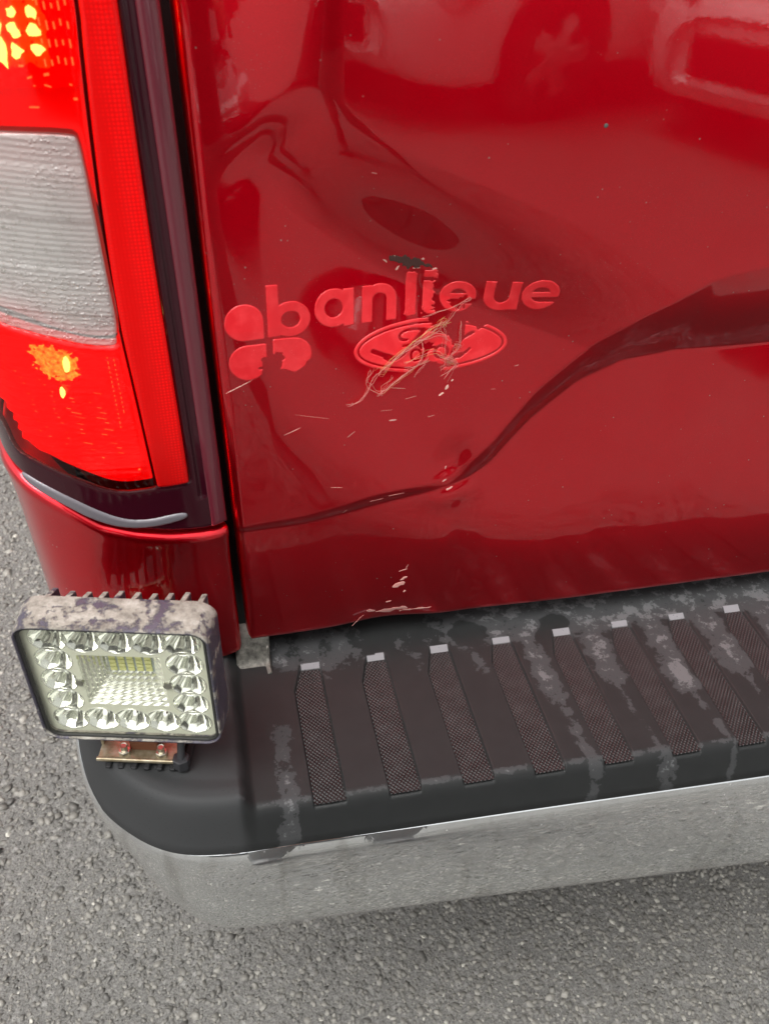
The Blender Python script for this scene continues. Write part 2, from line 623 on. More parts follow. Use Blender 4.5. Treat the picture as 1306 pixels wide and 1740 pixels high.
def corner(s,z,off=0):
    "point on the rear corner skin: s = girth from the tailgate gap, off = outward"
    s=np.asarray(s,float);z=np.asarray(z,float)
    x=np.interp(s,_cs,_cc[:,0]);y=np.interp(s,_cs,_cc[:,1])
    e=.001;tx=np.interp(s+e,_cs,_cc[:,0])-np.interp(s-e,_cs,_cc[:,0]);ty=np.interp(s+e,_cs,_cc[:,1])-np.interp(s-e,_cs,_cc[:,1])
    L=np.hypot(tx,ty)+1e-12;nx,ny=ty/L,-tx/L   # outward
    nx,ny=-nx,-ny
    return np.stack([x+.0085-.026*(z-.64)-nx*0+nx*off*1.0,y+ny*off,z+0*x],-1)


# ---- tailgate skin: real dents and the pressed character line
ROLL = [(0.0, 0.045), (0.0, 0.012), (0.0005, 0.0065), (0.0018, 0.0030), (0.0042, 0.0009), (0.0075, 0.0)]
def tg_left(z):
    return -0.0005 - 0.024 * (z - 0.64)
TG_B, TG_T, TG_R = 0.640, 1.225, 1.380
def axis(lo, hi, fine_to, fine, coarse):
    a = [lo + d for d, _ in ROLL]
    r = [e for _, e in ROLL]
    m = np.arange(lo + 0.0075 + fine, fine_to, fine)
    c = np.arange(fine_to, hi - 0.0076, coarse)
    b = [hi - d for d, _ in ROLL[::-1]]
    return np.concatenate([a, m, c, b]), np.concatenate([r, 0 * m, 0 * c, [e for _, e in ROLL[::-1]]])
tx, txr = axis(0.0, TG_R, 0.57, 0.002, 0.02)
tz, tzr = axis(TG_B, TG_T, 1.16, 0.002, 0.01)
XX, ZZ = np.meshgrid(tx, tz, indexing='ij')
fade = np.clip(1 - XX / 0.3, 0, 1)
XX = XX + fade * tg_left(ZZ)
YY = D(XX, ZZ) + np.maximum(txr[:, None], tzr[None, :])
tailgate = put('tailgate', np.stack([XX, YY, ZZ], -1).reshape(-1, 3), grid_faces(len(tx), len(tz)), PAINT, truck)
tailgate['label'] = 'dented red tailgate with torn vinyl lettering'

def on_gate(uv, off=0.0):
    x, z = uv[:, 0], uv[:, 1]
    e = 0.0008
    dx = (D(x + e, z) - D(x - e, z)) / (2 * e)
    dz = (D(x, z + e) - D(x, z - e)) / (2 * e)
    L = np.sqrt(1 + dx * dx + dz * dz)
    off = np.asarray(off)
    return np.stack([x + dx / L * off, D(x, z) - off / L, z + dz / L * off], -1)

# ---- rear corner: fender below the lamp, side of the bed, dark jamb behind the gap
FT = np.array([(0.0, 0.7800), (0.02, 0.7815), (0.045, 0.7850), (0.0704, 0.7911), (0.0946, 0.7994), (0.1208, 0.8192), (0.1376, 0.8286), (0.157, 0.835), (0.18, 0.838), (0.30, 0.838)])
fs = np.concatenate([[0, 0, 0.0008, 0.003, 0.006], np.arange(0.009, 0.30, 0.0035)])
fso = np.concatenate([[-0.04, -0.008, -0.003, -0.0008, 0.0], np.zeros(len(fs) - 5)])
fv = np.concatenate([[0, 0, 0.008, 0.03], np.linspace(0.06, 0.92, 24), [0.95, 0.972, 0.987, 0.996, 1.0, 1.0]])
fvo = np.concatenate([[-0.03, -0.006, -0.002, 0.0], np.zeros(24), [0.0004, 0.0004, -0.0006, -0.0024, -0.0050, -0.03]])
S_, V_ = np.meshgrid(fs, fv, indexing='ij')
ftop = _sm2 = np.interp(S_, FT[:, 0], FT[:, 1])
Zf = 0.632 + V_ * (ftop - 0.632)
Of = np.minimum(fso[:, None], 0) + fvo[None, :] + 0.0025 * np.exp(-((1 - V_) / 0.16) ** 2)
fender = put('fender', corner(S_, Zf, Of).reshape(-1, 3), grid_faces(len(fs), len(fv))[:, ::-1], PAINT, truck)

ss = np.concatenate([np.linspace(0.3005, 0.42, 10), np.linspace(0.45, 2.0, 16)])
zz = np.concatenate([[0.60, 0.602, 0.61], np.linspace(0.63, 1.24, 24), [1.262, 1.272, 1.276]])
S_, Z_ = np.meshgrid(ss, zz, indexing='ij')
zo = np.concatenate([[-0.03, -0.004, 0.0], np.zeros(24), [-0.003, -0.012, -0.06]])
put('bed_side', corner(S_, Z_, zo[None, :] + 0.012 * np.exp(-((Z_ - 0.95) / 0.16) ** 2) * np.clip((S_ - 0.3) / 0.2, 0, 1)).reshape(-1, 3), grid_faces(len(ss), len(zz))[:, ::-1], PAINT, truck)

box_obj('tailgate_jamb', (-0.10, 0.052, 0.60), (0.10, 0.075, 1.25), BLACK, truck)
box_obj('tailgate_liner', (0.101, 0.058, 0.66), (1.36, 0.070, 1.20), BLACK, truck)
box_obj('bed_floor', (-0.13, 0.10, 0.66), (1.52, 1.9, 0.78), UNDER, truck)
box_obj('underbody_light_block', (0.15, 0.35, 0.33), (1.2, 2.2, 0.64), UNDER, truck, bevel=0.03)  # plain box added under the bed to keep sky light out
box_obj('rear_light_block', (-0.13, 0.118, 0.40), (1.51, 0.30, 0.655), UNDER, truck, bevel=0.01)  # full-width box added to shade the ground beneath the bumper
box_obj('frame_rail', (-0.02, 0.31, 0.43), (0.10, 2.3, 0.58), UNDER, truck, bevel=0.01)
box_obj('frame_rail', (1.28, 0.31, 0.43), (1.40, 2.3, 0.58), UNDER, truck, bevel=0.01)
def wheel(x):
    prof = [(0.20, -0.10), (0.23, -0.125), (0.30, -0.135), (0.37, -0.128), (0.395, -0.105), (0.40, -0.06), (0.401, 0.0), (0.40, 0.06), (0.395, 0.105), (0.37, 0.128), (0.30, 0.135), (0.23, 0.125), (0.20, 0.10)]
    n = 64
    th = np.linspace(0, 2 * np.pi, n, endpoint=False)
    P = np.array(prof)
    V = np.stack([np.broadcast_to(P[None, :, 1], (n, len(P))), np.cos(th)[:, None] * P[None, :, 0], np.sin(th)[:, None] * P[None, :, 0]], -1)
    w = put('wheel', V.reshape(-1, 3), grid_faces(n, len(P), True), simple('tyre_rubber', (0.015, 0.015, 0.016), 0.8), truck, loc=(x, 1.27, 0.401))
    bm = bmesh.new()
    bm_cyl(bm, (-0.09, 0, 0), (0.09, 0, 0), 0.205, 40)
    bm_obj('rim', bm, simple('rim_metal', (0.35, 0.35, 0.36), 0.35, 1.0), w, bevel=0.01)
wheel(-0.01)
wheel(1.39)

# bent steel bracket showing between fender and step
def bracket_plate():
    t = NT('mottled_galvanised_steel')
    c = t.ramp(t.noise(150, 6, 0.75), [(0.35, (0.05, 0.047, 0.04)), (0.52, (0.12, 0.115, 0.10)), (0.68, (0.20, 0.19, 0.165))])
    t.set(Base_Color=c, Metallic=0.3, Roughness=0.55)
    prof = [(0.012, 0.652), (0.006, 0.648), (0.002, 0.640), (-0.001, 0.630), (-0.004, 0.622), (-0.010, 0.617), (-0.022, 0.6155)]
    P = chaikin(prof, 2, False)
    xs = np.linspace(-0.012, 0.0185, 9)
    X, k = np.meshgrid(xs, np.arange(len(P)), indexing='ij')
    V = np.stack([X, P[k, 0], P[k, 1]], -1)
    V[:, :, 2] += 0.006 * np.clip((X - 0.013) / 0.006, 0, 1) ** 2 * (P[k, 1] < 0.63)
    o = put('bumper_bracket', V.reshape(-1, 3), grid_faces(len(xs), len(P)), t.m, truck)
    sm = o.modifiers.new('thickness', 'SOLIDIFY')
    sm.thickness = 0.003
bracket_plate()

# ------------------------------------------------------------------ bumper: chrome face, step pad, treads
BP = np.array([(-0.157, 0.115), (-0.156, 0.05), (-0.155, 0.0), (-0.149, -0.055), (-0.134, -0.101), (-0.108, -0.134), (-0.076, -0.156), (-0.035, -0.1650), (0.03, -0.1670), (0.09, -0.1690), (0.213, -0.1725), (0.43, -0.1798), (0.60, -0.1835), (0.69, -0.1840)])
BPc = _cat(BP, 40)
def path_sample():
    L = np.r_[0, np.cumsum(np.hypot(*np.diff(BPc, axis=0).T))]
    s, S = 0.0, []
    while s < L[-1]:
        S.append(s)
        x = np.interp(s, L, BPc[:, 0])
        s += 0.0025 if x < -0.03 else (0.0008 if x < 0.56 else 0.004)
    S = np.array(S)
    P = np.stack([np.interp(S, L, BPc[:, 0]), np.interp(S, L, BPc[:, 1])], -1)
    for _ in range(3):
        P[1:-1] = 0.25 * P[:-2] + 0.5 * P[1:-1] + 0.25 * P[2:]
    M = P[::-1].copy()
    M[:, 0] = 1.38 - M[:, 0]
    M = M[np.r_[0:60:1, 60:len(M):8]] if len(M) > 70 else M
    P = np.vstack([P, M])
    T = np.gradient(P, axis=0)
    T /= np.linalg.norm(T, axis=1)[:, None] + 1e-12
    N = np.stack([T[:, 1], -T[:, 0]], -1)      # outward
    return P, N
PB, NB = path_sample()
def mirror_x(x):
    return np.where(x > 0.69, 1.38 - x, x)

CP = [(-0.030, 0.5830), (0.0002, 0.5836), (0.0014, 0.5815), (0.0032, 0.5775), (0.0054, 0.570), (0.0080, 0.556), (0.0098, 0.538), (0.0104, 0.518), (0.0092, 0.495), (0.0048, 0.470), (0.0004, 0.456), (-0.006, 0.447), (-0.016, 0.442), (-0.035, 0.440), (-0.06, 0.443)]
cp = chaikin(CP, 2, False)
xm = mirror_x(PB[:, 0])
arc = np.where(xm > -0.03, 1.0 + 0.28 * np.clip((xm + 0.03) / 0.5, 0, 1.3), 0)
# the chrome face narrows as it wraps round the corner
hx = np.interp(PB[:, 1], [-0.166, -0.1645, -0.150, -0.134, -0.101, -0.05, 0.1], [1.0, 1.0, 0.62, 0.36, 0.16, 0.10, 0.10])
hsc = np.where(xm > -0.03, arc, hx)
for _ in range(12):
    hsc[1:-1] = 0.25 * hsc[:-2] + 0.5 * hsc[1:-1] + 0.25 * hsc[2:]
Zc = 0.590 + (cp[None, :, 1] - 0.590) * hsc[:, None]
Oc = cp[None, :, 0] * np.clip(hsc[:, None], 0.35, 1.0)
sub = np.r_[0:len(PB):3]
Vc = np.stack([PB[sub, 0][:, None] + NB[sub, 0][:, None] * Oc[sub], PB[sub, 1][:, None] + NB[sub, 1][:, None] * Oc[sub], Zc[sub]], -1)
bumper = put('bumper', Vc.reshape(-1, 3), grid_faces(len(sub), len(cp))[:, ::-1], CHROME, truck)
bumper['label'] = 'weathered chrome step bumper'

RIB0, RIBP, RIBW, NRIB = 0.0349, 0.0606, 0.0268, 9
def path_y(x):
    return np.interp(x, BPc[:, 0][200:], BPc[:, 1][200:])
def recess(x, y):
    x = mirror_x(np.asarray(x))
    out = np.zeros(np.broadcast(x, y).shape)
    for i in range(NRIB):
        x0 = RIB0 + RIBP * i
        if x0 > 0.53:
            break
        xl = x0 + 0.0085 * np.clip((y + 0.045) / 0.027, 0, 1)
        yf = path_y(x0 + 0.013) + 0.0105
        m = np.minimum(np.clip((x - xl) / 0.0009, 0, 1), np.clip((x0 + RIBW - x) / 0.0009, 0, 1))
        m = np.minimum(m, np.clip((-0.0160 - y) / 0.0062, 0, 1))
        m = np.minimum(m, np.clip((y - yf) / 0.0016, 0, 1))
        out = np.maximum(out, m)
    return out * 0.0036
def lift(x):
    x = mirror_x(np.asarray(x))
    return 0.0145 * sstep(-0.0085, -0.0215, x)

SK = np.array([(0.004, 0.570), (-0.0016, 0.5862), (0.0010, 0.592), (0.0042, 0.600), (0.0068, 0.607), (0.0088, 0.6118), (0.0104, 0.6148), (0.0122, 0.6172), (0.0142, 0.6188), (0.0164, 0.6197), (0.0190, 0.6200)])
nin = 142
tt = np.linspace(0, 1, nin + 1)[1:]
start = PB - NB * SK[-1, 0]
frac = np.clip((-0.03 - xm) / 0.127, 0, 1)
side = np.sign(0.69 - PB[:, 0])
tgt = np.stack([np.where(xm > -0.03, xm, -0.03 - 0.10 * frac), 0.03 + 0.085 * frac], -1)
tgt[:, 0] = np.where(PB[:, 0] > 0.69, 1.38 - tgt[:, 0], tgt[:, 0])
Xs = PB[:, 0][:, None] - NB[:, 0][:, None] * SK[None, :, 0]
Ys = PB[:, 1][:, None] - NB[:, 1][:, None] * SK[None, :, 0]
Zs = np.broadcast_to(SK[None, :, 1], Xs.shape)
Xi = start[:, 0][:, None] + (tgt[:, 0] - start[:, 0])[:, None] * tt
Yi = start[:, 1][:, None] + (tgt[:, 1] - start[:, 1])[:, None] * tt
Zi = np.full(Xi.shape, 0.620)
Xp, Yp, Zp = np.hstack([Xs, Xi]), np.hstack([Ys, Yi]), np.hstack([Zs, Zi])
wgt = np.clip((Zp - 0.5865) / 0.0335, 0, 1)
inset = np.hstack([np.zeros(Xs.shape[1]), tt])[None, :]
Zp = Zp + lift(Xp) * wgt * (1 - 0.22 * sstep(0.02, 0.10, inset)) - recess(Xp, Yp)
step_pad = put('step_pad', np.stack([Xp, Yp, Zp], -1).reshape(-1, 3), grid_faces(Xp.shape[0], Xp.shape[1]), STEP, bumper)
step_pad['label'] = 'black plastic step pad with dried water stains'

def seg_d(x, y, a, b):
    L = (b[0] - a[0]) ** 2 + (b[1] - a[1]) ** 2
    t = np.clip(((x - a[0]) * (b[0] - a[0]) + (y - a[1]) * (b[1] - a[1])) / L, 0, 1)
    return np.hypot(x - a[0] - t * (b[0] - a[0]), y - a[1] - t * (b[1] - a[1]))
def stain_and_tone(x, y):
    s = np.full(np.shape(x), -0.15)
    # dried band along the back, growing to the right
    s = np.maximum(s, 0.85 * sstep(0.10, 0.24, x) * sstep(-0.040, -0.012, y))
    s = np.maximum(s, 0.62 * sstep(0.045, 0.02, np.hypot((x - 0.055) / 1.6, y + 0.002)))
    for (a, b, w, k) in STREAKS:
        d = seg_d(x, y, a, b)
        s = np.maximum(s, (k + 0.02) * sstep(w * 2.3, w * 0.1, d) - 0.15)
    # still-wet dark patches
    for (cx, cy, r) in ((0.205, -0.006, 0.017), (0.285, -0.022, 0.016), (0.292, -0.008, 0.014)):
        s = s - 1.1 * sstep(r * 1.3, r * 0.6, np.hypot(x - cx, (y - cy) * 1.2))
    # the raised corner block is dry
    # paler tone on the sloped back wall of each tread recess
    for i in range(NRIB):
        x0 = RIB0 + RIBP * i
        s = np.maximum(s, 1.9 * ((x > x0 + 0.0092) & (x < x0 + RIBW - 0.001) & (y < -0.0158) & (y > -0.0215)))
    # front lip edge
    yl = path_y(np.clip(x, -0.03, 1.3)) + 0.0165
    s = np.maximum(s, 0.62 * sstep(0.0045, 0.0012, np.abs(y - yl)) * (x > -0.03))
    return s
STREAKS = [((0.018, -0.085), (0.016, -0.160), 0.0085, 0.85), ((0.0165, -0.145), (0.012, -0.172), 0.009, 0.75),
           ((0.262, -0.03), (0.260, -0.09), 0.011, 0.9), ((0.262, -0.08), (0.268, -0.165), 0.006, 0.85),
           ((0.320, -0.02), (0.322, -0.075), 0.014, 0.95), ((0.318, -0.07), (0.330, -0.165), 0.0045, 0.62),
           ((0.385, -0.015), (0.382, -0.085), 0.014, 1.0), ((0.383, -0.075), (0.384, -0.10), 0.010, 1.2), ((0.384, -0.10), (0.393, -0.16), 0.0045, 0.68),
           ((0.445, -0.01), (0.444, -0.085), 0.014, 0.98), ((0.505, -0.01), (0.505, -0.09), 0.014, 0.98), ((0.445, -0.09), (0.448, -0.15), 0.004, 0.6),
           ((0.140, -0.012), (0.15, -0.03), 0.010, 0.62), ((0.205, -0.035), (0.206, -0.05), 0.006, 0.7),
           ((0.270, -0.165), (0.268, -0.176), 0.006, 0.8), ((0.334, -0.165), (0.334, -0.178), 0.008, 0.85), ((0.395, -0.17), (0.393, -0.178), 0.004, 0.75)]
at = step_pad.data.attributes.new('stain_and_tone', 'FLOAT', 'POINT')
at.data.foreach_set('value', stain_and_tone(Xp, Yp).ravel().astype(np.float32))
at = step_pad.data.attributes.new('dry', 'FLOAT', 'POINT')
at.data.foreach_set('value', (0.8 * sstep(-0.014, -0.024, mirror_x(Xp) + 0.003 * vnoise(Xp, Yp, 120))).ravel().astype(np.float32))

def tread_mesh():
    L = 0.1325
    nu, nv = 44, 220
    yv = -0.0222 - L * np.linspace(0, 1, nv)
    xl = 0.0009 + 0.0085 * np.clip((yv + 0.045) / 0.027, 0, 1)
    uu = np.linspace(0, 1, nu)
    X = xl[None, :] + uu[:, None] * (RIBW - 0.0009 - xl)[None, :]
    Y = np.broadcast_to(yv[None, :], X.shape)
    a, b = (X * 1.1 + Y) / 0.0038, (X * 1.1 - Y) / 0.0038
    tri = lambda q: np.abs((q % 1.0) - 0.5) * 2
    Z = 0.0013 * np.minimum(tri(a), tri(b))
    return raw_mesh('tread_insert', np.stack([X, Y + 0.0222, Z], -1).reshape(-1, 3), grid_faces(nu, nv), TREAD, False)
tm = tread_mesh()
for side in (0, 1):
    for i in range(9):
        x0 = RIB0 + RIBP * i
        if x0 > 0.53:
            break
        yf = float(path_y(x0 + 0.013)) + 0.0112
        o = put_me('tread_insert', tm, bumper, (x0 if side == 0 else 1.38 - x0, -0.0222, 0.61655), scale=(1 if side == 0 else -1, (-0.0222 - yf) / 0.1325, 1))

# ------------------------------------------------------------------ tail light (lit)
def place_corner(name, sdf, box, res, mat, parent, h=0.0, r=0.001, base=0.0, wave=None):
    uv, f, F = patch(sdf, box, res)
    off = bevel_off(f, h, r, base) if h else np.full(len(f), base)
    if wave is not None:
        off = off + wave(uv[:, 0], uv[:, 1])
    return put(name, corner(uv[:, 0], uv[:, 1], off), [q[::-1] for q in F], mat, parent)

def m_smoke():
    t = NT('smoked_lens_plastic')
    t.set(Base_Color=(0.034, 0.003, 0.008), Roughness=0.12, Specular_IOR_Level=0.35, Coat_Weight=0.12, Coat_Roughness=0.03)
    return t.m
def m_edge():
    t = NT('dark_red_lens_plastic')
    t.set(Base_Color=(0.13, 0.014, 0.026), Roughness=0.34, Coat_Weight=1.0, Coat_Roughness=0.05)
    return t.m
SMOKE, EDGE = m_smoke(), m_edge()
T_TOP, T_END = 1.262, 0.262
DL = [(0.0405, 1.262), (0.0425, 1.1396), (0.0448, 1.1186), (0.0477, 1.0846), (0.0518, 1.0234), (0.0538, 0.9591), (0.0523, 0.9203), (0.0503, 0.842), (0.0500, 0.8345), (0.0500, 0.8315)]
DR = [(0.0222, 1.262), (0.0235, 1.1395), (0.0243, 1.1042), (0.0251, 1.0683), (0.0264, 0.9882), (0.0262, 0.93), (0.0263, 0.842), (0.0264, 0.8345), (0.0264, 0.8315), (0.029, 0.8310), (0.047, 0.8308)]
STRIP = DL + DR[::-1]
REV = [(0.24, 1.0781), (0.094, 1.0781), (0.0583, 1.0771), (0.0557, 1.0740), (0.0555, 1.0539), (0.0554, 1.0165), (0.0556, 0.9518), (0.0588, 0.9475), (0.0736, 0.9488), (0.094, 0.9544), (0.1252, 0.9632), (0.17, 0.972), (0.24, 0.978)]
RED = DL + [(0.0556, 0.8306), (0.0806, 0.8299), (0.1067, 0.8439), (0.1302, 0.8545), (0.1500, 0.8600), (0.1530, 0.8780), (0.162, 0.890), (0.20, 0.895), (0.255, 0.895), (0.255, 1.255), (0.0405, 1.255)]
UPL = [(0.0434, 1.25), (0.0434, 1.1396), (0.0468, 1.1187), (0.0487, 1.1021), (0.0519, 1.0906), (0.0564, 1.0863), (0.0741, 1.085), (0.25, 1.0847), (0.25, 1.25)]
LOL = [(0.25, 0.972), (0.1275, 0.9545), (0.092, 0.9464), (0.0713, 0.9413), (0.0560, 0.9406), (0.0530, 0.9247), (0.0512, 0.8363), (0.0566, 0.8316), (0.0806, 0.8309), (0.1067, 0.8449), (0.1302, 0.8555), (0.1490, 0.8610), (0.1520, 0.8790), (0.162, 0.892), (0.25, 0.897)]
STRIPc, REVc, REDc, UPLc, LOLc = [chaikin(p, 2) for p in (STRIP, REV, RED, UPL, LOL)]

# housing shell behind the lenses
hs_ = np.linspace(0.004, T_END, 60)
hz_ = np.linspace(0.80, T_TOP, 30)
S_, Z_ = np.meshgrid(hs_, hz_, indexing='ij')
low = np.interp(S_, FT[:, 0], FT[:, 1]) + 0.004
Z_ = np.maximum(Z_, low)
lamp = put('tail_light', corner(S_, Z_, -0.034).reshape(-1, 3), grid_faces(60, 30)[:, ::-1], simple('lamp_housing', (0.05, 0.004, 0.004), 0.5), truck)
lamp['label'] = 'lit tail light with red, clear and reflector lenses'

def f_frame(X, Z):
    lowz = np.interp(X, FT[:, 0], FT[:, 1]) + 0.0022
    d = np.maximum(np.maximum(lowz - Z, Z - T_TOP), np.maximum(0.0012 - X, X - T_END))
    d = np.maximum(d, -sd_poly(X, Z, REDc) + 0.0004)
    d = np.maximum(d, -sd_poly(X, Z, STRIPc) + 0.0004)
    return d
def w_frame(s, z):
    # groove beside the reflector, then a rounded rim along the tailgate gap
    k = np.exp(-((s - 0.0185) / 0.0022) ** 2) * (z > 0.815)
    return -0.0022 * k
place_corner('smoked_lens', f_frame, (-0.002, 0.265, 0.775, 1.268), 0.0016, SMOKE, lamp, h=0.002, r=0.004, base=-0.003, wave=w_frame)
def f_rim(X, Z):
    z0 = np.interp(X, FT[:, 0], FT[:, 1]) + 0.0035
    return np.maximum(np.maximum(0.0002 - X, X - 0.0150), np.maximum(z0 - Z, Z - 1.255))
place_corner('lens_rim', f_rim, (0, 0.017, 0.775, 1.26), 0.0012, EDGE, lamp, h=0.0038, r=0.0062, base=-0.0022)

def f_red(X, Z):
    return np.maximum(np.maximum(sd_poly(X, Z, REDc), -sd_poly(X, Z, REVc)), -sd_poly(X, Z, STRIPc) + 0.0004)
place_corner('red_lens', f_red, (0.038, 0.258, 0.825, 1.258), 0.0018, m_lens('red_lens', (1.0, 0.085, 0.06), 1.48, 0.05), lamp, h=0.0025, r=0.004, base=-0.001,
             wave=lambda s, z: 0.0005 * np.abs(((z / 0.0052) % 1.0) - 0.5) * (z < 0.938))

def m_reflex():
    t = NT('reflex_reflector')
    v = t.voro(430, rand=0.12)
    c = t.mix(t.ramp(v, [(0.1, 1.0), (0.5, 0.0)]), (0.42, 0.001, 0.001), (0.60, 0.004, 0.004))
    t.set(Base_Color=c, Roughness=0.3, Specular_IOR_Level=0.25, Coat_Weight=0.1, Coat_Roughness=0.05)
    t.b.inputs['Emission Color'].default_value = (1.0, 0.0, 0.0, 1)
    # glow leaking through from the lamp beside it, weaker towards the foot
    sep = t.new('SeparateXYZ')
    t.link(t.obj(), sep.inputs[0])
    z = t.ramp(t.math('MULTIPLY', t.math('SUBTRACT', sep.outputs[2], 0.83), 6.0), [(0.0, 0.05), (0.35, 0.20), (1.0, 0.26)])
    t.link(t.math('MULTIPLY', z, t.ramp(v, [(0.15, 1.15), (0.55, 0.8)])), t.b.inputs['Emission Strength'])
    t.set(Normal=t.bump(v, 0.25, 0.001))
    return t.m
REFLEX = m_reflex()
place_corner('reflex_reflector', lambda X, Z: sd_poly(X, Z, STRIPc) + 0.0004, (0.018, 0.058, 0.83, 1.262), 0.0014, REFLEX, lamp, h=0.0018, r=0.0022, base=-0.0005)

# lit reflectors behind the red lens
GLOW = m_emit('lamp_glow_dim', (1.0, 0.0, 0.0), 0.34)
LIT = m_emit('lamp_glow', (1.0, 0.0, 0.0), 0.66, (36, 0.50, 1.45))
HOT = m_emit('lamp_hot', (1.0, 0.80, 0.22), 13.0)
WARM = m_emit('lamp_warm', (1.0, 0.55, 0.08), 4.2, (420, 0.15, 1.3))
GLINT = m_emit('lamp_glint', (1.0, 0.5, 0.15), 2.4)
place_corner('light_guide', lambda X, Z: np.maximum(sd_poly(X, Z, REDc) + 0.002, -sd_poly(X, Z, REVc)), (0.038, 0.258, 0.825, 1.258), 0.003, GLOW, lamp, base=-0.010)
place_corner('lamp_reflector', lambda X, Z: np.maximum(sd_poly(X, Z, UPLc) + 0.002, 1.0985 - Z + 0.10 * np.maximum(0.062 - X, 0)), (0.04, 0.252, 1.08, 1.252), 0.002, LIT, lamp, base=-0.007,
             wave=lambda s, z: 0.0012 * np.sin(s * 700) * np.sin(z * 700))
place_corner('lamp_reflector', lambda X, Z: sd_poly(X, Z, LOLc) + 0.004 + 0.004 * np.clip((0.87 - Z) / 0.03, 0, 1), (0.045, 0.252, 0.825, 0.985), 0.002, LIT, lamp, base=-0.007,
             wave=lambda s, z: 0.0012 * np.sin(z * 900))

def blob(name, s, z, rs, rz, mat, off=-0.0048, tilt=0.0, lump=0.25):
    n = 10
    th = np.linspace(0, 2 * np.pi, n, endpoint=False)
    k = 1 + rng.uniform(-lump, lump, n)
    a, b = rs * np.cos(th) * k, rz * np.sin(th) * k
    S = np.r_[s, s + a, s + a * 0.55]
    Z = np.r_[z, z + b + tilt * a, z + (b + tilt * a) * 0.55]
    O = np.r_[off + 0.0022, np.full(n, off), np.full(n, off + 0.0016)]
    V = corner(S, Z, O)
    F = []
    for i in range(n):
        j = (i + 1) % n
        F.append([0, 1 + n + j, 1 + n + i])
        F.append([1 + n + j, 1 + j, 1 + i, 1 + n + i])
    return put(name, V, F, mat, lamp)
# upper LED facets
for (s, z, a, b) in [(0.0775, 1.1252, 0.0030, 0.0030), (0.0785, 1.1160, 0.0032, 0.0032), (0.0768, 1.1335, 0.0022, 0.0022),
                     (0.0665, 1.1335, 0.0030, 0.0032), (0.0672, 1.1252, 0.0034, 0.0030), (0.0680, 1.1168, 0.0034, 0.0032),
                     (0.0655, 1.1430, 0.0032, 0.0034), (0.0860, 1.1150, 0.0030, 0.0060), (0.0860, 1.128, 0.003, 0.0045),
                     (0.0775, 1.143, 0.003, 0.003), (0.0855, 1.145, 0.003, 0.004), (0.066, 1.153, 0.003, 0.003), (0.077, 1.153, 0.003, 0.003)]:
    blob('led', s, z, a, b, HOT, lump=0.35)
# amber halo round the LEDs, an added glowing patch
AMBER = m_emit('lamp_amber', (1.0, 0.16, 0.01), 1.1, (160, 0.3, 1.4))
place_corner('led_halo', lambda X, Z: sd_box(X, Z, 0.0615, 0.0905, 1.1095, 1.16, 0.004) + 0.0022 * vnoise(X, Z, 260), (0.055, 0.096, 1.104, 1.165), 0.0008, AMBER, lamp, base=-0.0062)
# lower bulb images
blob('bulb', 0.0930, 0.9330, 0.0024, 0.0060, HOT, tilt=-0.8, lump=0.1)
blob('bulb', 0.1002, 0.9118, 0.0019, 0.0042, HOT, tilt=-0.6, lump=0.1)
place_corner('bulb_glow', lambda X, Z: sd_poly(X, Z, chaikin([(0.1165, 0.9475), (0.0885, 0.9425), (0.0862, 0.930), (0.0925, 0.9195), (0.1105, 0.9235), (0.1150, 0.9335)], 2)) + 0.0030 * vnoise(X, Z, 420) + 0.002 * vnoise(X, Z, 1100, 1), (0.08, 0.12, 0.912, 0.952), 0.0008, WARM, lamp, base=-0.0058)  # glowing patch added for the warm halo round the bulbs
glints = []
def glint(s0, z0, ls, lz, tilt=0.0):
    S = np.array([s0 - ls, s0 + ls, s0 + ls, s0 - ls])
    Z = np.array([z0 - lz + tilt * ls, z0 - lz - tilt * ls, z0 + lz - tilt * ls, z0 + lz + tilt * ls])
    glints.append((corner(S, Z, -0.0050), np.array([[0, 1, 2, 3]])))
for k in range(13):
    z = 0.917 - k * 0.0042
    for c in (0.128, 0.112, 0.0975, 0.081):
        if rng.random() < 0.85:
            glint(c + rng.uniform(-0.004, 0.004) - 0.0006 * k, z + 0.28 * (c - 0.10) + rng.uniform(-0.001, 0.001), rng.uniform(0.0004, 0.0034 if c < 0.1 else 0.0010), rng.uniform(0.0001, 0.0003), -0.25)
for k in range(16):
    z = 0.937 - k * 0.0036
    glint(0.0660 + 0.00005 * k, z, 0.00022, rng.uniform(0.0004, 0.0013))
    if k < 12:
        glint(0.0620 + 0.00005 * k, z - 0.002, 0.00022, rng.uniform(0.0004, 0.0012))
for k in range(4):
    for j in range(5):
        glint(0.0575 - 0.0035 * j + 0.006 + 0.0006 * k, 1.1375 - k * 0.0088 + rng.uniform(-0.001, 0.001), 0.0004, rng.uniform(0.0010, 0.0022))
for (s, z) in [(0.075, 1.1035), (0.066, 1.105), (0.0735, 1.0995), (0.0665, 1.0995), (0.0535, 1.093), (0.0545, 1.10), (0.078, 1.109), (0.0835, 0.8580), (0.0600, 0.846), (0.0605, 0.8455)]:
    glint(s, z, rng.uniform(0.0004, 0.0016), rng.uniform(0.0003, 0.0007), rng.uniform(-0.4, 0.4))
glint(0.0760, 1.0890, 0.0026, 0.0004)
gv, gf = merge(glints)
tag(put('prism_glints', gv, gf, GLINT, lamp, smooth=False), kind='stuff')

